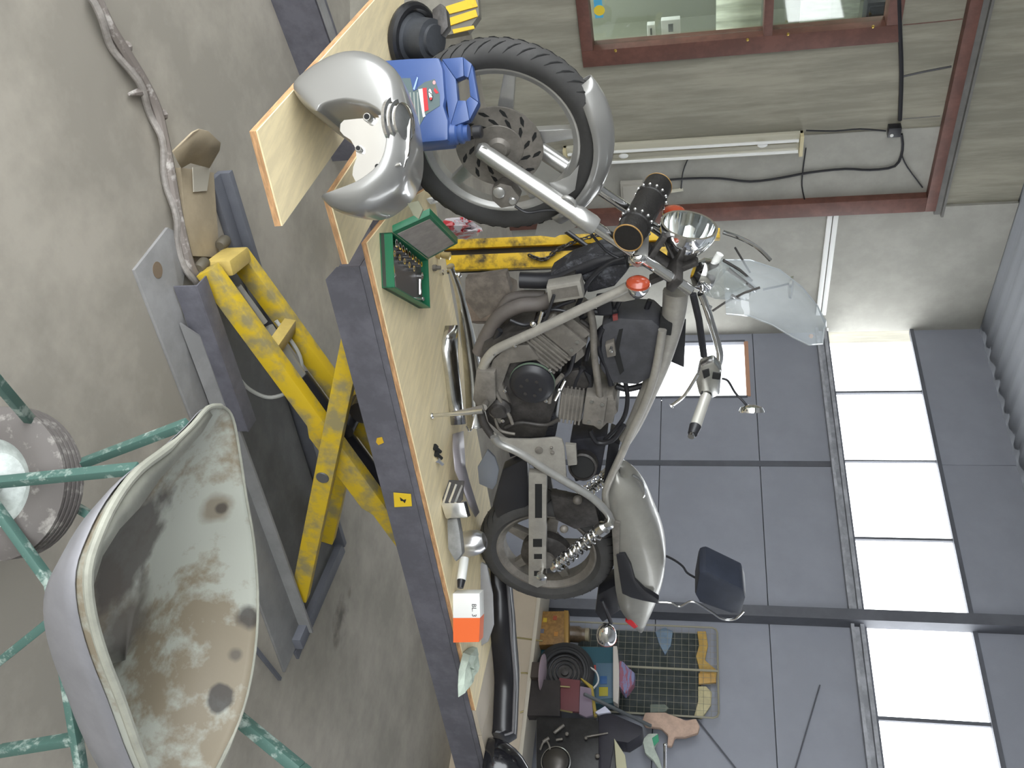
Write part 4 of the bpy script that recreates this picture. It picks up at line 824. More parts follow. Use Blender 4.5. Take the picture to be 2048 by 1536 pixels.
fo = [(414, 817), (384, 851), (335, 897), (276, 943), (231, 1001), (197, 1071), (181, 1130), (177, 1180)]; fi = [(424, 830), (404, 864), (366, 906), (320, 956), (278, 1016), (238, 1058), (204, 1112), (183, 1180)]
MB().grid([[onz(a, b, rz(b)+0.004), onz(c, d, rz(d)-0.004)] for (a, b), (c, d) in zip(fo, fi)]).build('tray_flange', MATS['worn_rim'], wbw, solid=0.003)
MB().tube(smooth_path([onz(346, 908, 0.675), onz(320, 950, 0.66), onz(295, 985, 0.64), onz(262, 1012, 0.62)], 3), [0.002, 0.005, 0.006, 0.006, 0.006, 0.006, 0.006, 0.006, 0.006, 0.002], 6, flat=0.5).build('rim_split', rubber_dark, wbw)
HB = onz(14, 966, 0.18); RW = 0.178; HB.z = RW+0.002
def teal_bar(pts, name='frame_rail', r=0.0128):
    pts = [Vector(p) for p in pts]; mb = MB()
    for p, q in zip(pts, pts[1:]): mb.bar(p, q, r*2, r*1.5)
    return mb.build(name, teal, wbw, bev=0.003)
hn, hf = HB+bc*0.085, HB-bc*0.085
teal_bar([hn, onz(275, 937, 0.60)], 'nose_brace'); teal_bar([hf, onz(372, 848, 0.66)], 'nose_brace')
nr = onz(102, 1168, 0.36); fr_ = onz(190, 1036, 0.36)
teal_bar([hn, nr, nr+bd*0.75-bc*0.1+UP*0.10]); teal_bar([hf, fr_, fr_+bd*0.55-bc*0.05+UP*0.06])
teal_bar([onz(100, 1242, 0.37), onz(0, 1322, 0.21), onz(-110, 1408, 0.01)], 'leg_brace')
lg_ = onz(160, 1476, 0.40); teal_bar([lg_, onz(0, 1502, 0.17), onz(-120, 1520, 0.0)], 'leg', 0.014)
h0 = onz(452, 1425, 0.52); h0 = onpl(462, 1425, h0, bc)
teal_bar([h0, onpl(600, 1538, h0, bc), onpl(680, 1604, h0, bc)], 'handle', 0.019)
teal_bar([onz(-30, 735, 0.34), onz(62, 842, 0.26)], 'nose_guard', 0.012)
wt = [(-0.05, RW-0.075), (-0.052, RW-0.05), (-0.048, RW-0.02), (-0.036, RW-0.006)]
for k in range(5):
    h = -0.03+0.06*k/4; wt += [(h-0.005, RW), (h+0.003, RW), (h+0.004, RW-0.006), (h+0.009, RW-0.006)]
wt = [(h, r) for h, r in wt if h < 0.034]+[(0.036, RW-0.006), (0.048, RW-0.02), (0.052, RW-0.05), (0.05, RW-0.075)]
whl = MB().lathe(HB, bc, [(-0.04, 0.02), (-0.035, 0.05), (-0.028, RW-0.09), (-0.045, RW-0.074), (0.045, RW-0.074), (0.03, RW-0.09), (0.022, 0.07), (0.035, 0.05), (0.045, 0.03), (0.06, 0.022)], 36).build('wheel', mat('wheel_disc', S(176, 182, 178), 0.5, var=0.2, scale=18), wbw)
MB().lathe(HB, bc, wt, 44, closed=True).build('tyre', mat('dusty_barrow_tyre', S(96, 91, 88), 0.8, col2=S(146, 142, 136), scale=26, lo=0.54, hi=0.68), whl)

# ------------------------------------------------------------------ silver fuel tank on the plywood board
TB = PT+0.023
pt0 = onz(592, 165, TB+0.01); TO = lambda a, b, k=0.0: onv(a, b, pt0)-FH*k
outer = [(640, 234), (604, 208), (581, 172), (590, 146), (640, 108), (690, 88), (742, 92), (790, 122), (817, 175), (829, 250), (827, 320), (806, 375), (770, 412), (735, 433), (700, 435), (668, 425), (650, 406)]
inner = [(656, 236), (662, 232), (670, 228), (686, 224), (712, 222), (738, 228), (756, 234), (772, 244), (782, 258), (786, 285), (782, 312), (772, 335), (754, 352), (734, 366), (714, 376), (692, 386), (672, 396)]
oc = smooth_path([TO(*p) for p in outer], 3); ic = smooth_path([TO(*p) for p in inner], 3)
rows = []; NS = 24
for i in range(NS+1):
    s = (1-math.cos(PI*i/NS))/2; e = max(0.0004, (1-abs(2*s-1)**4.6))**0.5; kk = 0.06-0.36*s; tp_ = 1-0.2*s**1.2
    cm = sum(oc, Vector())/len(oc); r1_ = []; r2_ = []
    for a, b in zip(oc, ic):
        md = b+(a-b)*0.1; pa_ = md+(a-md)*e; pb_ = md+(b-md)*e
        for pp, rr in ((pa_, r1_), (pb_, r2_)): q = Vector((cm.x, cm.y, TB))+(pp-Vector((cm.x, cm.y, TB)))*tp_; rr.append(q-FH*kk)
    rows.append(r1_+r2_[::-1])
tank = thing('fuel_tank', 'glossy silver motorcycle fuel tank standing upright on the wide plywood board', 'fuel tank', Vector((cm.x, cm.y, TB)))
mb = MB().grid(rows, True); n_ = len(rows[0]); mb.f += [list(range(n_)), [NS*n_+k for k in range(n_)]]
mb.build('tank_shell', silver_paint, tank, ang=60)
plate = [(822, 222), (806, 234), (760, 238), (720, 240), (692, 243), (687, 252), (689, 268), (698, 278), (712, 287), (722, 304), (722, 322), (713, 338), (708, 352), (712, 366), (724, 372), (770, 350), (812, 338), (826, 310), (828, 262)]
cpl = sum((TO(*p) for p in plate), Vector())/len(plate)
front = [TO(a, b, 0.035-0.9*((TO(a, b)-cpl).dot(RT))**2*6) for a, b in plate]
MB().prism(front, FH*0.006).build('mounting_plate', chrome, tank, 'polished mounting plate', ang=50)
for a, b, r in ((746, 243, 0.011), (729, 305, 0.009), (767, 341, 0.010)):
    MB().lathe(TO(a, b, 0.038), -FH, [(-0.02, r), (0.0, r), (0.004, r*0.8)], 14).build('plate_boss', chrome_soft, tank)
    MB().lathe(TO(a, b, 0.0425), -FH, [(0, r*0.6), (0.001, r*0.6)], 12).build('bolt_hole', rubber_dark, tank)
cp = TO(812, 250, 0.02)
MB().lathe(cp-UP*0.02, (UP*1.0-FH*0.25).normalized(), [(0, 0.06), (0.008, 0.06), (0.01, 0.052), (0.018, 0.052), (0.02, 0.044), (0.028, 0.044), (0.032, 0.036), (0.034, 0.01)], 34).build('filler_ring', chrome, tank)
MB().tube([TO(722, 374, 0.03), TO(768, 352, 0.04), TO(812, 336, 0.04)], 0.004, 6).build('seam_bead', chrome, tank)
MB().prism([TO(a, b, -0.1) for a, b in ((790, 392), (812, 386), (822, 404), (813, 424), (802, 416))], -FH*0.006).build('tank_tongue', mat('olive_primer', S(112, 112, 92), 0.5), tank)

# ------------------------------------------------------------------ blue oil jug
JP = onz(762, 205, PT+0.0235)
J = lambda a, b, k=0.0: onv(a, b, JP)-FH*k
jug = thing('oil_jug', 'blue plastic oil jug with black cap between the silver tank and front wheel', 'jug', Vector((JP.x, JP.y, PT)))
zb = J(772, 210); sh = UP*((PT+0.001)-zb.z)
body = [(772, 132), (830, 128), (888, 126), (896, 150), (900, 205), (897, 222), (906, 250), (906, 290), (860, 294), (772, 300)]
pts = [J(*p, 0.055) for p in body]
for i in (0, len(pts)-1): pts[i].z = PT+0.0235
MB().prism(pts, FH*0.11).build('bottle', blue, jug, bev=0.012)
mb = MB(); ho = [(890, 126), (932, 122), (950, 136), (963, 212), (945, 247), (906, 262)]; hi_ = [(918, 166), (934, 160), (943, 164), (946, 200), (938, 208), (922, 208)]
for i in range(6):
    j = (i+1) % 6; mb.prism([J(*ho[i], 0.038), J(*ho[j], 0.038), J(*hi_[j], 0.038), J(*hi_[i], 0.038)], FH*0.034)
mb.build('handle', blue, jug, bev=0.004)
MB().lathe(J(900, 270, 0.01), UP, [(0, 0.036), (0.025, 0.033), (0.03, 0.028), (0.036, 0.032), (0.045, 0.032), (0.05, 0.025), (0.062, 0.025)], 24).build('spout', blue, jug)
MB().lathe(J(949, 266, 0.01), UP, [(0, 0.02), (0.022, 0.02), (0.026, 0.017)], 24).build('cap', black, jug)
jl = MB().prism([J(a, b, 0.0565) for a, b in ((815, 168), (846, 168), (842, 190), (860, 176), (880, 170), (890, 200), (890, 222), (862, 240), (850, 262), (815, 266))], FH*0.001).build('label_panel', mat('label_grey', S(84, 100, 102), 0.4), jug)
def dec(poly, m_, name, k=0.0575): return MB().prism([J(a, b, k) for a, b in poly], FH*0.0008).build(name, m_, jl)
dec(((856, 188), (864, 187), (868, 231), (860, 234)), mat('label_red', S(186, 44, 50), 0.4), 'red_band'); dec(((848, 190), (856, 189), (860, 236), (862, 243), (857, 245)), white_p, 'white_band')
for px_ in (824, 831, 838, 845): dec(((px_, 196), (px_+2, 196), (px_+6, 262), (px_+4, 262)), mat('label_pale', S(150, 156, 150), 0.5), 'pale_stripe')
dec([(872+4.6*math.cos(a*PI/8)+1.4*math.sin(a*PI/8), 201+12.5*math.sin(a*PI/8)) for a in range(16)], black, 'oval_outline', 0.0585)
dec([(872+3.4*math.cos(a*PI/8)+1.2*math.sin(a*PI/8), 200+10.5*math.sin(a*PI/8)) for a in range(16)], white_p, 'oval_logo', 0.0595)
dec([(873+2.4*math.cos(a*PI/6), 209+3*math.sin(a*PI/6)) for a in range(12)], MATS['label_red'], 'logo_dot', 0.0605)
dec(((880, 187), (888, 197), (883, 199), (878, 193)), MATS['label_red'], 'red_flash'); dec([(879+3*math.cos(a*PI/5), 177+4*math.sin(a*PI/5)) for a in range(10)], mat('label_pink', S(216, 150, 150), 0.5), 'pink_blot')
for p_ in ((869, 196), (872, 199), (874, 202)): dec(((p_[0], p_[1]-1), (p_[0]+3, p_[1]), (p_[0]+3, p_[1]+1.5), (p_[0], p_[1]+1)), black, 'logo_stroke', 0.0605)
dec(((832, 166), (845, 162), (846, 190), (838, 194)), blue, 'blue_notch', 0.058); dec(((838, 190), (846, 166), (848, 168), (841, 192)), mat('pale_blue', S(150, 176, 226), 0.3), 'notch_edge', 0.0595)

# ------------------------------------------------------------------ green tool case
z = PT+0.001; ca, cb, cc_ = onz(759, 466, z), onz(764, 576, z), onz(838, 617, z)
va, vb = cb-ca, cc_-cb; hh = 0.042
tc_ = thing('tool_case', 'open green steel tool case full of sockets on the plywood', 'tool case', ca+va/2+vb/2)
c4 = [ca, ca+va, ca+va+vb, ca+vb]; na, nb = va.normalized(), vb.normalized()
mb = MB(); th = 0.004
for p, q, nn in ((c4[0], c4[1], nb), (c4[1], c4[2], -na), (c4[2], c4[3], -nb), (c4[3], c4[0], na)): mb.prism([p, q, q+UP*hh, p+UP*hh], nn*th)
mb.build('case_body', green_case, tc_)
MB().prism([p+UP*0.003 for p in c4], UP*0.012).build('socket_tray', mat('dark_tray', S(92, 86, 84), 0.5), tc_)
hd = (UP*0.9-na*0.42).normalized(); hn_ = nb.cross(hd).normalized(); ht = c4[0]+UP*hh
l0, l1 = onpl(860, 430, ht, hn_), onpl(916, 487, ht, hn_)
lid = MB().prism([ht, c4[3]+UP*hh, l1, l0], -na*0.022).build('lid', green_case, tc_, bev=0.003)
q4 = [ht, c4[3]+UP*hh, l1, l0]; qc = sum(q4, Vector())/4
MB().prism([qc+(p-qc)*0.86+na*0.001 for p in q4], na*0.002).build('lid_lining', mat('grey_lining', S(150, 142, 136), 0.6, var=0.12, scale=20), tc_)
T_ = lambda i, j: ca+va*i+vb*j+UP*0.016
for k in range(9):
    c = T_(0.13+0.008*k, 0.12+0.085*k); r = 0.0135-0.0006*k
    tag(MB().lathe(c, UP, [(0, r), (0.024, r), (0.024, r*0.6), (0.012, r*0.6)], 14).build('socket', chrome, None), 'chrome socket in the row along the lid of the green tool case', 'socket', 'sockets along the lid of the green case')
for k in range(5):
    c = T_(0.33+0.008*k, 0.1+0.13*k); r = 0.0105
    tag(MB().lathe(c, UP, [(0, r), (0.018, r), (0.018, r*0.6), (0.01, r*0.6)], 12).build('socket', chrome_soft, None), 'small socket in the second row of the green tool case', 'socket', 'small sockets in the second row of the green case')
tag(MB().tube([T_(0.5, 0.1)+UP*0.008, T_(0.95, 0.13)+UP*0.008], 0.006, 10).ball(T_(0.72, 0.115)+UP*0.008, 0.009).build('extension_bar', chrome), 'chrome extension bar at the near side of the green tool case', 'tool')
tag(MB().tube([T_(0.42, 0.86)+UP*0.008, T_(0.78, 0.84)+UP*0.008], 0.006, 10).lathe(T_(0.4, 0.86), UP, [(0, 0.013), (0.018, 0.013)], 14).build('ratchet', chrome), 'chrome ratchet handle at the far side of the green tool case', 'tool')
tag(MB().tube([T_(0.85, 0.9)+UP*0.006, T_(0.96, 0.62)+UP*0.006], 0.007, 10).ball(T_(0.85, 0.9)+UP*0.008, 0.01).build('spark_plug_socket', chrome_soft), 'chrome spark-plug socket in the back corner of the green tool case', 'tool')

# ------------------------------------------------------------------ small things on the lift
def crumple(name, pts, m_, label, cat, h=0.03):
    base = [onz(a, b, PT+0.001) for a, b in pts]; c = sum(base, Vector())/len(base); rows = []
    for s, hz_ in ((1, 0.002), (0.85, h*0.7), (0.55, h), (0.25, h*0.75), (0.03, h*0.9)):
        rows.append([c+(p-c)*s*(0.9+0.2*random.random())+UP*hz_*(0.55+0.9*random.random()) for p in smooth_path(base+[base[0]], 2)[:-1]])
    return tag(MB().grid(rows, True).build(name, m_, solid=0.002, flat=True), label, cat)
wr = crumple('snack_wrapper', ((884, 442), (900, 434), (925, 446), (942, 468), (930, 478), (905, 470), (890, 462)), mat('red_white_wrapper', S(206, 200, 204), 0.35, col2=S(196, 50, 56), scale=16, lo=0.54, hi=0.56), 'crumpled red and white wrapper beside the front tyre', 'wrapper', 0.07)
crumple('paper_scrap', ((852, 398), (866, 394), (874, 404), (860, 408)), white_p, 'small torn white paper scrap under the front tyre', 'paper', 0.015)
tag(MB().lathe(onz(872, 508, PT), (UP+ES*0.2).normalized(), [(0, 0.014), (0.012, 0.018), (0.02, 0.018), (0.022, 0.012), (0.04, 0.014), (0.055, 0.016), (0.058, 0.008)], 14).build('brass_fitting', mat('pale_brass', S(196, 178, 130), 0.3, 0.7)), 'pale brass pipe fitting behind the lid of the green tool case', 'fitting')
for i, (a, b, m_, lb) in enumerate(((880, 545, chrome, 'chrome nut on the plywood at the front end of the exhaust pipe'), (866, 536, dull_alloy, 'dull grey nut on the plywood near the lid of the green tool case'))):
    tag(MB().lathe(onz(a, b, PT), UP, [(0, 0.013), (0.012, 0.013), (0.016, 0.009), (0.03, 0.008)], 6).build('nut', m_), lb, 'nut')
for a, b, m_, lb in ((872, 896, rubber_dark, 'first dark bolt of the short row on the near edge of the plywood'), (874, 909, rubber_dark, 'second dark bolt of the short row on the plywood'), (876, 921, chrome, 'bright bolt at the end of the short row on the plywood')):
    c = onz(a, b, PT+0.008); tag(MB().lathe(c-RT*0.0, FH*0.4+RT*0.3+UP*0.2, [(-0.012, 0.012), (0, 0.012), (0, 0.007), (0.03, 0.007)], 10).build('bolt', m_), lb, 'bolt')
# chrome exhaust pipe and its heat shield lying beside the engine
ep = [onz(a, b, PT+h) for a, b, h in ((902, 536, 0.05), (914, 570, 0.055), (924, 610, 0.06), (932, 650, 0.06), (940, 700, 0.06), (946, 750, 0.06), (950, 800, 0.06), (953, 850, 0.06))]
ex = thing('exhaust_pipe', 'curved chrome exhaust pipe lying on the plywood below the engine', 'exhaust pipe', ep[3])
er = [0.012, 0.016, 0.02, 0.026, 0.033, 0.038, 0.04, 0.04]; es_ = smooth_path(ep, 4); err = [er[min(7, i//4)]+(er[min(7, i//4+1)]-er[min(7, i//4)])*(i % 4)/4 for i in range(len(es_))]
MB().tube(es_, err, 18).build('pipe', chrome_soft, ex)
MB().tube([es_[-1]-(es_[-1]-es_[-2])*0.2, es_[-1]+(es_[-1]-es_[-2])*0.3], 0.043, 18).build('end_collar', chrome_soft, ex)
MB().tube([es_[0]-(es_[1]-es_[0])*0.6, es_[0]], 0.016, 14).ball(es_[2]+UP*0.02, 0.012).build('flange', chrome_soft, ex)
hs = [(890, 652), (884, 680), (884, 705), (890, 750), (896, 800), (902, 850)]; hs2 = [(906, 650), (908, 690), (908, 710), (910, 750), (916, 800), (924, 846)]
rows = []
for (a, b), (c, d) in zip(hs, hs2):
    p, q = onz(a, b, PT+0.002), onz(c, d, PT+0.02); mid = (p+q)/2+UP*0.035; rows.append([p, (p+mid)/2+UP*0.012, mid, (q+mid)/2+UP*0.01, q])
tag(MB().grid(rows).build('heat_shield', chrome_soft, solid=0.004), 'bent polished heat shield lying next to the chrome exhaust pipe', 'heat shield')
tag(MB().grid([[onz(a, b, PT+h), onz(c, d, PT+h2)] for a, b, h, c, d, h2 in ((906, 868, 0.01, 926, 862, 0.02), (906, 900, 0.03, 928, 896, 0.04), (910, 940, 0.045, 930, 932, 0.055), (924, 975, 0.05, 938, 962, 0.06), (938, 1010, 0.04, 950, 1000, 0.05), (950, 1034, 0.02, 958, 1024, 0.03))]).build('metal_strap', mat('lilac_grey_alloy', S(172, 166, 170), 0.35, 0.5), solid=0.005), 'pale curved metal strap on the plywood in front of the rear wheel', 'strap')
bk = thing('bracket', 'folded chrome bracket with ribs standing on the plywood before the strap', 'bracket', onz(900, 990, PT))
V_ = lambda a, b, p, k=0.0: onv(a, b, p)-FH*k
b0 = onz(885, 1000, PT)
MB().prism([V_(a, b, b0) for a, b in ((882, 1005), (898, 960), (928, 962), (925, 1000), (905, 1018), (890, 1020))], FH*0.006).build('plate', dark_alloy, bk)
for a, b, c, d in ((900, 1004, 914, 968), (910, 1008, 926, 970), (888, 1006, 902, 964)): MB().bar(V_(a, b, b0, 0.004), V_(c, d, b0, 0.004), 0.012, 0.008).build('rib', chrome, bk)
MB().prism([V_(a, b, b0, 0.02) for a, b in ((884, 1005), (930, 1004), (938, 1034), (894, 1036))], FH*0.05).build('base', chrome_soft, bk, bev=0.004)
tag(MB().prism([V_(a, b, b0, -0.02) for a, b in ((890, 1040), (912, 1036), (918, 1070), (922, 1110), (908, 1128), (892, 1100))], FH*0.05).build('plastic_cover', mat('grey_film', S(128, 128, 126), 0.4, var=0.15, scale=18), bev=0.012), 'crumpled grey plastic cover lying beside the bullet-shaped chrome lamp', 'cover')
lc = onz(926, 1075, PT+0.0); lb0 = V_(952, 1075, lc)
lm = thing('spot_lamp', 'bullet-shaped brushed chrome lamp shell standing on the plywood by the rear tyre', 'lamp', lc)
MB().lathe(V_(924, 1090, lc), (UP*0.9-RT*0.2).normalized(), [(0, 0.052), (0.01, 0.054), (0.05, 0.054), (0.08, 0.048), (0.1, 0.034), (0.108, 0.012)], 32).build('shell', mat('brushed_chrome', (0.75, 0.75, 0.76, 1), 0.28, 1.0), lm)
MB().lathe(V_(921, 1090, lc), (UP*0.9-RT*0.2).normalized(), [(-0.01, 0.03), (0, 0.05), (0.006, 0.05)], 28).build('rim', dull_alloy, lm)
c0, c1 = onz(922, 1116, PT+0.022), onz(916, 1160, PT+0.022)
tb = thing('white_tube', 'short white plastic tube lying on the plywood before the orange and white carton', 'tube', c0)
MB().tube([c0+UP*0.014, c1+UP*0.014], 0.019, 16).build('body', white_p, tb); MB().tube([c1+UP*0.014, c1+UP*0.014+(c1-c0)*0.35], [0.017, 0.012], 14).build('cap', black, tb)
# carton
q = onz(906, 1236, PT+0.001); X4 = [V_(a, b, q) for a, b in ((906, 1187), (906, 1236), (906, 1285), (958, 1284), (960, 1236), (959, 1187))]
for k in (0, 1, 2): X4[k].z = PT+0.001
bxn = thing('carton', 'orange and white cardboard parts carton standing on the plywood', 'carton', q)
MB().prism([X4[0], X4[1], X4[4], X4[5]], FH*0.07).build('white_half', white_p, bxn, bev=0.001)
MB().prism([X4[1], X4[2], X4[3], X4[4]], FH*0.07).build('orange_half', mat('carton_orange', S(224, 100, 40), 0.5), bxn, 'orange half')
fc = bpy.data.curves.new('carton_print', 'FONT'); fc.body = 'BL. 3'; fc.size = 0.026; fc.extrude = 0.0003
ft_ = bpy.data.objects.new('carton_print', fc); COL.objects.link(ft_)
dg = bpy.context.evaluated_depsgraph_get(); dg.update(); me_ = bpy.data.meshes.new_from_object(ft_.evaluated_get(dg)); bpy.data.objects.remove(ft_)
o = bpy.data.objects.new('printed_code', me_); COL.objects.link(o); me_.materials.append(black); o.parent = bxn
mw = Matrix.Identity(4); tl = V_(944, 1207, q)-FH*0.001
for i in range(3): mw[i][0] = RT[i]; mw[i][1] = UP[i]; mw[i][2] = -FH[i]; mw[i][3] = tl[i]-WORLD[bxn.name][i]
o.matrix_local = mw
gc = onz(952, 1200, PT+0.003); tag(MB().prism([V_(a, b, gc+FH*0.1) for a, b in ((952, 1150), (962, 1124), (974, 1130), (985, 1190), (987, 1250), (976, 1284), (958, 1295), (952, 1280))], FH*0.02).build('side_cover', mat('grey_side_cover', S(146, 146, 148), 0.4, var=0.05, scale=8), bev=0.008), 'rounded grey side cover leaning behind the orange and white carton', 'side cover')
crumple('rag', ((915, 1395), (918, 1340), (925, 1305), (945, 1290), (950, 1310), (940, 1345), (928, 1380)), mat('pale_green_rag', S(184, 196, 182), 0.8, var=0.12, scale=14), 'pale green rag draped near the end of the plywood', 'rag', 0.03)
tag(MB().prism(B(((955, 935), (975, 900), (990, 915), (998, 940), (993, 968), (985, 980), (958, 968)), 0.04), -ET*0.012).build('mud_flap', mat('blue_grey_disc', S(134, 138, 146), 0.35, 0.3), bev=0.004), 'blue-grey metal disc standing below the side plate of the motorcycle', 'disc')

# ------------------------------------------------------------------ far left: hub on the board and yellow bracket
hb0 = onz(800, 80, TB+0.01); hub = thing('wheel_hub', 'black wheel hub with a grey drum on the far end of the plywood board', 'hub', hb0)
hc_ = V_(828, 78, hb0); hx = (UP*0.85+RT*0.25-FH*0.35).normalized()
MB().tube([hc_+(basis(hx)[0]*math.cos(2*PI*k/32)+basis(hx)[1]*math.sin(2*PI*k/32))*0.098 for k in range(32)], 0.018, 10, closed=True).build('rubber_ring', mat('oily_black', S(30, 30, 32), 0.3, var=0.3, scale=16), hub)
MB().lathe(hc_-hx*0.005, hx, [(0, 0.09), (0.012, 0.085), (0.02, 0.07), (0.085, 0.066), (0.09, 0.05), (0.1, 0.048), (0.105, 0.02)], 32).build('drum', mat('grey_drum', S(66, 68, 72), 0.5, 0.3, var=0.2, scale=10), hub)
MB().prism([V_(a, b, hb0, 0.03) for a, b in ((868, 26), (886, 12), (898, 24), (902, 60), (888, 78), (872, 62))], FH*0.04).build('carrier', dark_alloy, hub, bev=0.008)
yb0 = L(-0.35, -0.75, 0); YB_ = lambda a, b, k=0.0: onv(a, b, yb0)-FH*k
yk = thing('yellow_jack', 'yellow and black striped steel jack standing behind the black wheel hub', 'jack', yb0)
MB().prism([YB_(a, b) for a, b in ((700, -20), (955, -20), (958, 30), (935, 62), (895, 70), (700, 60))], FH*0.04).build('body', mat('greasy_steel', S(112, 108, 98), 0.6, var=0.15, scale=10), yk)
for k, poly in enumerate((((892, 14), (950, -4), (956, 14), (896, 30)), ((896, 38), (952, 20), (956, 34), (902, 52)), ((905, 60), (948, 52), (950, 58), (908, 68)))):
    MB().prism([YB_(a, b, 0.006) for a, b in poly], FH*0.006).build('stripe', yellow_dark, yk)

# ------------------------------------------------------------------ yellow hoist column behind the motorcycle
yc0 = onz(702, 512, 0); YC = lambda a, b, k=0.0: onv(a, b, yc0)-FH*k
col_ = thing('hoist_column', 'yellow steel hoist column with black grease stains behind the motorcycle', 'column', yc0)
x0 = (YC(930, 478)-yc0).dot(RT); x1 = (YC(930, 540)-yc0).dot(RT); zt = YC(1440, 470).z
def cbox(a, b, k0, k1, z0, z1): return MB().box(yc0+RT*((a+b)/2)-FH*((k0+k1)/2)+UP*((z0+z1)/2), (b-a, k1-k0, z1-z0), (RT, -FH, UP))
wd_ = x1-x0
cbox(x0, x0+wd_*0.3, -0.1, 0.0, 0, zt).build('flange', yellow_dark, col_, bev=0.003); cbox(x0+wd_*0.52, x1, -0.1, 0.012, 0, zt-0.12).build('flange', yellow_dark, col_, bev=0.003)
cbox(x0+wd_*0.02, x1, -0.12, -0.05, 0, zt-0.12).build('web', mat('black_grease', S(48, 42, 34), 0.6, col2=S(150, 122, 40), scale=9, lo=0.62, hi=0.7), col_)
cbox(x0-0.12, x1+0.12, -0.2, 0.14, 0, 0.012).build('base_plate', sheet_dark, col_)
mb = MB(); cp_ = smooth_path([YC(1205, 470, 0.03), YC(1160, 482, 0.03), YC(1120, 500, 0.03), YC(1090, 520, 0.03), YC(1060, 512, 0.03)], 5)
for i, p in enumerate(cp_[:-1]):
    d = (cp_[i+1]-p).normalized(); x, y = basis(d); w_ = x if i % 2 else y
    mb.tube([p+d*0.016*math.cos(2*PI*k/8)+w_*0.009*math.sin(2*PI*k/8) for k in range(8)], 0.004, 5, closed=True)
mb.build('chain', dark_alloy, col_)
MB().tube([YC(1130, 462, 0.05), YC(1200, 512, 0.05)], 0.012, 8).build('hose', black, col_)
MB().prism([YC(a, b, 0.05) for a, b in ((1040, 560), (1030, 500), (1075, 460), (1150, 440), (1165, 452), (1150, 480), (1110, 560))][:0] or [YC(a, b, -0.14) for a, b in ((915, 545), (1010, 545), (1005, 640), (915, 640))], FH*0.2).build('motor_cover', mat('brown_dust', S(120, 106, 92), 0.7, var=0.2, scale=8), col_, bev=0.02)

# ------------------------------------------------------------------ cream cabinet along the back wall
YF = 6.48; C = lambda a, b, k=0.0: ony(a, b, YF-k)
cz = C(1070, 1300).z; cxa, cxb = C(1050, 1120).x, C(1050, 1640).x
cab = thing('cabinet', 'low cream enamel cabinet along the grey sheet wall behind the lift', 'cabinet', ((cxa+cxb)/2, YF+0.2, 0))
MB().box(*bx(cxa, cxb, YF, YB-0.22, 0, cz-0.03)).build('body', cream, cab, bev=0.006)
MB().box(*bx(cxa-0.02, cxb, YF-0.015, YB-0.22, cz-0.03, cz)).build('worktop', mat('pale_worktop', S(196, 188, 172), 0.45), cab, bev=0.004)
xm = C(985, 1350).x
MB().box(*bx(xm-0.003, xm+0.003, YF-0.003, YF, 0.02, cz-0.1)).build('door_gap', dark_alloy, cab)
# long black seat and mudguard lying on the far end of the lift deck
lo_ = [(979, 1105), (981, 1162), (980, 1256), (988, 1350), (987, 1400), (985, 1448), (983, 1466)]
base = smooth_path([onz(a, b, PT) for a, b in lo_], 4); nn_ = [(base[min(i+1, len(base)-1)]-base[max(i-1, 0)]).normalized() for i in range(len(base))]
se = thing('long_cushion', 'long low black motorcycle seat lying on the lift deck behind the rear tyre', 'cushion', base[8])
rows = []; rows2 = []
for i, (b, d) in enumerate(zip(base, nn_)):
    n_ = Vector((d.y, -d.x, 0)); n_ = n_ if n_.dot(ET) > 0 else -n_; q = min(1, 0.55+i*0.06, 0.6+(len(base)-1-i)*0.2); h = 0.105*q
    rows.append([b+n_*a*1.0+UP*(0.002+z*h) for a, z in ((0.0, 0), (0.012, 0.25), (0.008, 0.6), (-0.012, 0.88), (-0.045, 1.0), (-0.10, 0.96), (-0.13, 0.7), (-0.135, 0))])
mb = MB().grid(rows, True); k_ = len(rows[0]); mb.f += [list(range(k_)), [(len(rows)-1)*k_+i for i in range(k_)]]
mb.build('cover', mat('seat_vinyl', S(32, 31, 34), 0.28, var=0.1, scale=14), se)
MB().tube([r_[3]+UP*0.003 for r_ in rows], 0.006, 6).build('piping_and_highlight', mat('seat_highlight', S(104, 102, 104), 0.35), se)  # grey line paints the highlight along the seat
mgc = onz(962, 1530, PT); mgn = (mgc-CAM); mgn.z = 0; mgn.normalize(); mgr = Vector((mgn.y, -mgn.x, 0)); mgc = mgc+mgr*0.10+mgn*0.12
mgc = mgc+mgr*0.03
rows = []
for i in range(9):
    a = PI/2*i/8; c_ = max(0.02, math.cos(a)); rows.append([mgc+mgr*(0.25*c_*math.cos(2*PI*k/28))+mgn*(0.12*c_*math.sin(2*PI*k/28))+UP*(0.004+0.225*math.sin(a)) for k in range(28)])
mb = MB().grid(rows, True); mb.f.append([8*28+k for k in range(28)])
tag(mb.build('black_mudguard', black_gloss, solid=0.006), 'gloss black mudguard standing on the end of the lift deck', 'mudguard')

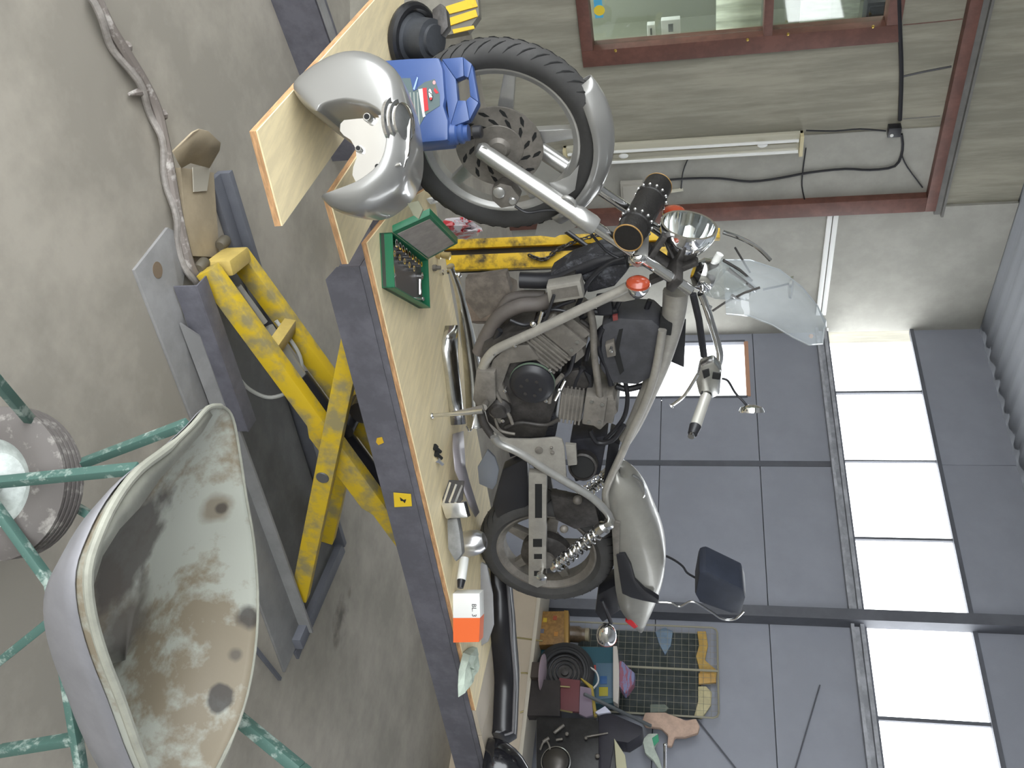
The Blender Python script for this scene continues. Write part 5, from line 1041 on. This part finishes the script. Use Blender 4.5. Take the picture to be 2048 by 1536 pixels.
# things on and behind the cabinet
Y2 = 6.62; D = lambda a, b, k=0.0: ony(a, b, Y2-k); ZT = cz
def zfix(pts, low=None): return pts
def slab(name, pts, m_, depth, label, cat, k=0.0, group=None, drop=True, bev=0.004, par=None):
    P = [D(a, b, k) for a, b in pts]
    if drop:
        zm = min(p.z for p in P); P = [Vector((p.x, p.y, ZT+0.001)) if p.z < zm+0.03 else p for p in P]
    o = MB().prism(P, Vector((0, depth, 0))).build(name, m_, par, bev=bev)
    return tag(o, label, cat, group) if not par else o
tin = thing('tin_box', 'brown and yellow printed tin box standing on the cream cabinet behind the rear tyre', 'tin box', D(1075, 1255))
slab('body', ((1072, 1222), (1072, 1290), (1132, 1288), (1132, 1222)), mat('tin_brown', S(140, 104, 54), 0.5, var=0.2, scale=30), 0.09, None, None, par=tin)
for a, b, m_ in ((1090, 1240, S(190, 160, 40)), (1110, 1236, S(150, 70, 44)), (1084, 1262, S(96, 96, 110)), (1112, 1268, S(176, 120, 50))):
    MB().box(D(a, b, 0.002), (0.035, 0.003, 0.03)).build('print_patch', mat('print_%d' % a, m_, 0.5), tin)
slab('lid', ((1128, 1220), (1128, 1292), (1137, 1291), (1137, 1221)), mat('tin_lid', S(156, 122, 64), 0.4, 0.3), 0.095, None, None, 0.003, par=tin, drop=False)
jr = thing('glass_jar', 'brown glass jar behind the tin box, below the chrome rear indicator', 'jar', D(1142, 1268))
jz = D(1140, 1268, -0.17); MB().lathe(Vector((jz.x, jz.y, ZT+0.001)), UP, [(0, 0.06), (0.005, 0.064), (0.28, 0.064), (0.3, 0.05), (0.33, 0.05)], 24).build('body', mat('brown_jar', S(96, 80, 62), 0.3, var=0.3, scale=18), jr)
MB().lathe(Vector((jz.x, jz.y, ZT+0.33)), UP, [(0, 0.053), (0.03, 0.053)], 24).build('lid', mat('jar_lid', S(150, 140, 116), 0.4), jr)
ty = thing('spare_tyre', 'black scooter tyre with concentric ribs standing on the cream cabinet', 'tyre', D(1075, 1350))
tcz = D(1130, 1345, 0.02); tr = tcz.z-ZT; tax = Vector((0.1, -1, 0.06)).normalized()
MB().lathe(tcz, tax, [(-0.04, tr-0.07), (-0.05, tr-0.03), (-0.03, tr-0.004), (0, tr), (0.03, tr-0.004), (0.05, tr-0.03), (0.052, tr-0.04), (0.046, tr-0.045), (0.05, tr-0.06), (0.044, tr-0.064), (0.046, tr-0.08), (0.036, tr-0.085)], 44, closed=True).build('rubber', mat('spare_tyre_rubber', S(44, 44, 46), 0.5), ty)
for r in (tr-0.095, tr-0.125, tr-0.155): MB().lathe(tcz, tax, [(0.0, r), (0.025, r), (0.03, r-0.006), (0.025, r-0.012), (0, r-0.012)], 36, closed=True).build('rim_ring', mat('ring_%d' % int(r*1000), S(92, 92, 94), 0.35, 0.5), ty)
MB().lathe(tcz, tax, [(-0.02, tr-0.08), (0.0, tr-0.08), (0.002, 0.03), (0.03, 0.03), (0.034, 0.015)], 28).build('wheel_disc', dark_alloy, ty)
tag(MB().lathe(D(1083, 1345, 0.16), (RT*0.05-UP*0.02+Vector((0, -1, 0))*0.05+Vector((0, 0, 1))).normalized(), [(0, 0.03), (0.004, 0.13), (0.012, 0.135), (0.02, 0.1), (0.024, 0.03)], 28).build('plate', mat('lilac_plate', S(176, 158, 168), 0.4)), 'pale lilac round plate lying edge-on before the spare tyre', 'plate')
pk = Vector((D(1083, 1345, 0.16).x, D(1083, 1345, 0.16).y, ZT)); tag(MB().box(pk+UP*((D(1083, 1345, 0.16).z-ZT)/2), (0.12, 0.09, D(1083, 1345, 0.16).z-ZT-0.001)).build('wooden_block', mat('dark_block', S(70, 60, 54), 0.7), bev=0.004), 'dark wooden block under the pale lilac plate', 'block')
pb_ = thing('parts_box', 'teal cardboard parts box with blue and yellow print behind the spare tyre', 'box', D(1180, 1340, -0.12))
slab('body', ((1075, 1292), (1075, 1412), (1228, 1406), (1228, 1294)), mat('box_teal', S(40, 84, 98), 0.5), 0.12, None, None, -0.1, par=pb_)
slab('print_panel', ((1192, 1326), (1192, 1400), (1226, 1396), (1226, 1326)), mat('panel_blue', S(84, 110, 130), 0.5), 0.004, None, None, -0.095, drop=False, par=pb_)
slab('print_patch', ((1198, 1374), (1198, 1392), (1216, 1392), (1216, 1374)), mat('panel_yellow', S(176, 164, 50), 0.5), 0.004, None, None, -0.09, drop=False, par=pb_)
slab('print_patch', ((1200, 1352), (1200, 1368), (1214, 1368), (1214, 1352)), mat('panel_deep_blue', S(44, 88, 140), 0.5), 0.004, None, None, -0.09, drop=False, par=pb_)
slab('print_patch', ((1176, 1330), (1176, 1345), (1192, 1345), (1192, 1330)), mat('panel_red', S(196, 80, 70), 0.5), 0.004, None, None, -0.09, drop=False, par=pb_)
tag(MB().tube(smooth_path([D(1178, 1385, 0.05), D(1196, 1365, 0.05), D(1193, 1345, 0.05), D(1180, 1335, 0.05)], 4), 0.012, 8, flat=0.5).build('white_strap', white_p), 'white curved strap hanging in front of the teal parts box', 'strap')
tag(MB().prism([D(a, b, -0.02) for a, b in ((1226, 1292), (1226, 1402), (1236, 1408), (1240, 1350), (1234, 1292))], Vector((0, 0.08, 0))).build('white_shelf_board', mat('white_board', S(198, 192, 184), 0.5), bev=0.003), 'white shelf board lying on top of the teal parts box', 'board')
rg = [D(a, b, -0.0) for a, b in ((1238, 1320), (1246, 1322), (1258, 1335), (1270, 1345), (1268, 1365), (1258, 1380), (1250, 1388), (1238, 1372))]
tag(MB().prism(rg, Vector((0, 0.1, 0))).build('striped_cloth', mat('striped_cloth', S(150, 96, 112), 0.8, col2=S(128, 132, 168), scale=9, lo=0.48, hi=0.52, stretch=(1, 1, 5)), bev=0.02), 'folded pink and blue striped cloth lying on the white shelf board', 'cloth')
for nm, pts, cl, k, lb in (('book', ((1118, 1355), (1118, 1420), (1158, 1424), (1160, 1360)), S(112, 62, 66), 0.13, 'maroon cloth-bound book leaning before the spare tyre'), ('book', ((1160, 1372), (1158, 1428), (1172, 1434), (1186, 1430), (1182, 1376)), S(140, 124, 140), 0.14, 'lilac-grey book leaning between maroon book and yellow strip'), ('yellow_strip', ((1160, 1356), (1164, 1356), (1186, 1372), (1194, 1432), (1188, 1434), (1180, 1376)), S(168, 146, 62), 0.12, 'mustard yellow strip bent over the lilac-grey book')):
    slab(nm, pts, mat(nm+'_c%d' % int(cl[0]*1e4), cl, 0.6), 0.03, lb, nm.replace('_', ' '), k, drop=False)
slab('parcel', ((1072, 1360), (1072, 1432), (1120, 1432), (1120, 1360)), mat('parcel_dark', S(50, 45, 44), 0.7, var=0.15, scale=9), 0.09, 'dark parcel on the cream cabinet carrying the maroon book', 'parcel', 0.16)
wl = thing('wire_hook', 'bent brass-coloured wire hooks lying on the edge of the cream cabinet', 'wire', D(1060, 1340, 0.1))
for pts in (((1036, 1346), (1060, 1348), (1072, 1370), (1078, 1410), (1068, 1416)), ((1034, 1275), (1085, 1282)), ((1040, 1425), (1075, 1412)), ((1078, 1412), (1145, 1425)), ((1085, 1370), (1140, 1374))):
    MB().tube(smooth_path([D(a, b, 0.145+0.0*a) for a, b in pts], 3), 0.006, 6).build('wire', mat('brassy_wire', S(160, 148, 104), 0.4, 0.5), wl)

# wire rack with oddments
Y3 = YB-0.13; R_ = lambda a, b, k=0.0: ony(a, b, Y3-k)
wr_ = thing('wire_rack', 'tall wire grid rack holding oddments against the grey sheet wall', 'rack', Vector((R_(1240, 1340).x, Y3, 0)))
xa, xb, zlo, zhi = R_(1300, 1250).x, R_(1300, 1428).x, R_(1150, 1330).z, R_(1436, 1340).z
wire_m = mat('cream_wire', S(150, 146, 128), 0.5)
for y in (Y3,):
    cr_ = 0.04; fr = [Vector((xa, y, zlo)), Vector((xa, y, zhi-cr_)), Vector((xa+cr_*0.3, y, zhi-cr_*0.3)), Vector((xa+cr_, y, zhi)), Vector((xb-cr_, y, zhi)), Vector((xb-cr_*0.3, y, zhi-cr_*0.3)), Vector((xb, y, zhi-cr_)), Vector((xb, y, zlo))]
    MB().tube(fr, 0.008, 8).build('frame', wire_m, wr_)
for k in range(1, 14): MB().tube([Vector((xa+(xb-xa)*k/14, Y3+0.004, zlo)), Vector((xa+(xb-xa)*k/14, Y3+0.004, zhi))], 0.0013, 5).build('wire', wire_m, wr_)
for k in range(1, 20): MB().tube([Vector((xa, Y3+0.007, zlo+(zhi-zlo)*k/20)), Vector((xb, Y3+0.007, zlo+(zhi-zlo)*k/20))], 0.0013, 5).build('wire', wire_m, wr_)
MB().box(*bx((xa+xb)/2-0.008, (xa+xb)/2+0.008, Y3-0.012, Y3-0.002, zlo, zhi)).build('centre_stile', wire_m, wr_)
for x in (xa, xb): MB().tube([Vector((x, Y3, zlo)), Vector((x, Y3, 0.0))], 0.008, 8).build('leg', wire_m, wr_)
MB().box(*bx(xa+0.02, xb-0.02, YB-0.05, YB-0.035, zlo, zhi-0.13)).build('back_panel', mat('dark_back_panel', S(44, 52, 50), 0.7, col2=S(66, 72, 74), scale=6), wr_)
for nm, pts, cl, lb, k in (('yellow_card', ((1394, 1262), (1398, 1290), (1392, 1312), (1400, 1345), (1432, 1366), (1434, 1340), (1410, 1320), (1416, 1290), (1412, 1262)), S(190, 156, 84), 'torn yellow card strip behind the top of the wire rack', -0.05), ('yellow_tag', ((1397, 1345), (1397, 1368), (1433, 1364), (1428, 1344)), S(200, 160, 92), 'square tan card tag hanging in the wire rack', -0.03), ('cream_bag', ((1396, 1372), (1396, 1402), (1388, 1432), (1404, 1436), (1422, 1410), (1424, 1384), (1412, 1372)), S(200, 190, 150), 'crumpled cream bag at the corner of the wire rack', -0.04), ('blue_bag', ((1310, 1262), (1318, 1288), (1330, 1310), (1342, 1290), (1346, 1262), (1330, 1254)), S(118, 138, 158), 'pale blue bag seen through the wire rack', -0.06), ('white_bottle', ((1300, 1408), (1300, 1425), (1330, 1424), (1338, 1416), (1330, 1408)), S(120, 130, 120), 'grey-green bottle at the foot of the wire rack', -0.06)):
    o = MB().prism([R_(a, b, k) for a, b in pts], Vector((0, 0.03, 0))).build(nm, mat(nm+'_m', cl, 0.6, var=0.1, scale=14), bev=0.008); tag(o, lb, nm.split('_')[1])
slab2 = lambda nm, pts, cl, lb, cat, k, d=0.05: tag(MB().prism([R_(a, b, k) for a, b in pts], Vector((0, d, 0))).build(nm, mat(nm+'_m', cl, 0.75, var=0.12, scale=12), bev=0.014), lb, cat)
slab2('pink_cloth', ((1284, 1440), (1290, 1424), (1330, 1424), (1372, 1440), (1392, 1436), (1400, 1452), (1396, 1466), (1370, 1474), (1350, 1474), (1344, 1492), (1334, 1492), (1336, 1470), (1322, 1456), (1290, 1452)), S(196, 168, 150), 'crumpled pinkish cloth hanging from the corner of the wire rack', 'cloth', 0.05)
slab2('white_bag', ((1284, 1480), (1296, 1466), (1316, 1466), (1318, 1480), (1308, 1494), (1318, 1515), (1326, 1540), (1318, 1540), (1306, 1520), (1290, 1506)), S(196, 206, 194), 'white carrier bag with a green patch beside the pinkish cloth', 'bag', 0.08)
gp = MB().prism([R_(a, b, 0.083) for a, b in ((1304, 1476), (1316, 1468), (1318, 1482), (1308, 1492))], Vector((0, 0.004, 0))).build('green_patch', mat('patch_green', S(60, 160, 120), 0.5), bpy.data.objects['white_bag'])
cr2 = thing('chrome_rod', 'chrome rod standing at the right end of the wall beyond the white bag', 'rod', Vector((R_(1330, 1510, 0.53).x, R_(1330, 1510, 0.53).y, 0)))
p = R_(1330, 1490, 0.53); q = R_(1330, 1570, 0.53)
MB().tube([p, q, q+Vector((0.05, 0, -0.05)), Vector((q.x+0.05, q.y, 0))], 0.011, 10).build('rod', chrome, cr2); MB().ball(p, 0.014).build('knob', chrome, cr2)
tag(MB().bar(D(1168, 1388, 0.22), R_(1302, 1452, 0.2), 0.02, 0.02).build('prop_bar', mat('grey_prop', S(110, 114, 116), 0.5, 0.3), bev=0.003), 'slanting grey metal bar leaning over the parked black motorcycle', 'bar')

# parked black motorcycle, only its engine and seat end in view
pkb = C(1110, 1540, 0.24); pkb.z = 0
M_ = lambda a, b, k=0.0: ony(a, b, pkb.y-k)
mo = thing('parked_motorcycle', 'black motorcycle parked at the far end beside the cabinet', 'motorcycle', pkb)
blk = mat('black_engine_paint', S(34, 33, 34), 0.35, var=0.3, scale=20)
def mp(name, pts, m_, k, d, **kw): return MB().prism([M_(a, b, k) for a, b in pts], Vector((0, d, 0))).build(name, m_, mo, **kw)
mp('engine_block', ((1072, 1432), (1072, 1600), (1240, 1600), (1236, 1470), (1190, 1436)), blk, 0.0, 0.16, bev=0.02)
mp('seat', ((1196, 1432), (1210, 1420), (1286, 1452), (1282, 1470), (1256, 1486), (1230, 1482), (1210, 1600), (1196, 1600)), mat('dark_seat', S(36, 34, 44), 0.6, var=0.1, scale=12), 0.01, 0.2, bev=0.02)
mp('tail_panel', ((1228, 1476), (1250, 1510), (1262, 1600), (1240, 1600), (1232, 1530)), mat('pale_panel', S(184, 180, 150), 0.5), 0.03, 0.03, bev=0.004)
ec = M_(1112, 1524, 0.02); MB().lathe(ec, Vector((0, -1, 0)), [(0, 0.085), (0.02, 0.085), (0.03, 0.07), (0.04, 0.05), (0.045, 0.02)], 30).build('clutch_cover', mat('grey_cover', S(84, 80, 76), 0.35, 0.6), mo)
MB().lathe(ec, Vector((0, -1, 0)), [(0.0, 0.1), (0.012, 0.1), (0.014, 0.094), (0.0, 0.094)], 30, closed=True).build('cover_rim', chrome_soft, mo)
MB().tube([M_(1086, 1484, 0.03), M_(1098, 1476, 0.03)], 0.012, 10).tube([M_(1108, 1466, 0.03), M_(1128, 1450, 0.03)], 0.011, 10).ball(M_(1134, 1468, 0.02), 0.014).tube([M_(1170, 1474, 0.02), M_(1216, 1466, 0.02)], 0.006, 8).ball(M_(1195, 1512, 0.02), 0.016).ball(M_(1172, 1476, 0.02), 0.012).tube([M_(1112, 1480, 0.02), M_(1125, 1478, 0.02)], 0.009, 8).build('linkage', dull_alloy, mo)
MB().tube(smooth_path([M_(1080, 1500, 0.02), M_(1090, 1480, 0.03), M_(1100, 1500, 0.03), M_(1096, 1560, 0.02)], 4), 0.007, 8).build('oil_line', dull_alloy, mo)
mp('fairing_corner', ((1210, 1412), (1222, 1424), (1196, 1428), (1190, 1424)), mat('pale_lilac', S(196, 196, 214), 0.4), 0.03, 0.03, bev=0.002)
MB().lathe(Vector((M_(1060, 1690).x, pkb.y+0.08, 0.3)), Vector((0, 1, 0)), [(-0.05, 0.2), (-0.05, 0.27), (-0.02, 0.3), (0.02, 0.3), (0.05, 0.27), (0.05, 0.2)], 36, closed=True).build('tyre', rubber, mo)
MB().box(Vector((M_(1080, 1640).x, pkb.y+0.08, 0.3)), (0.05, 0.05, 0.6)).build('centre_stand', blk, mo)
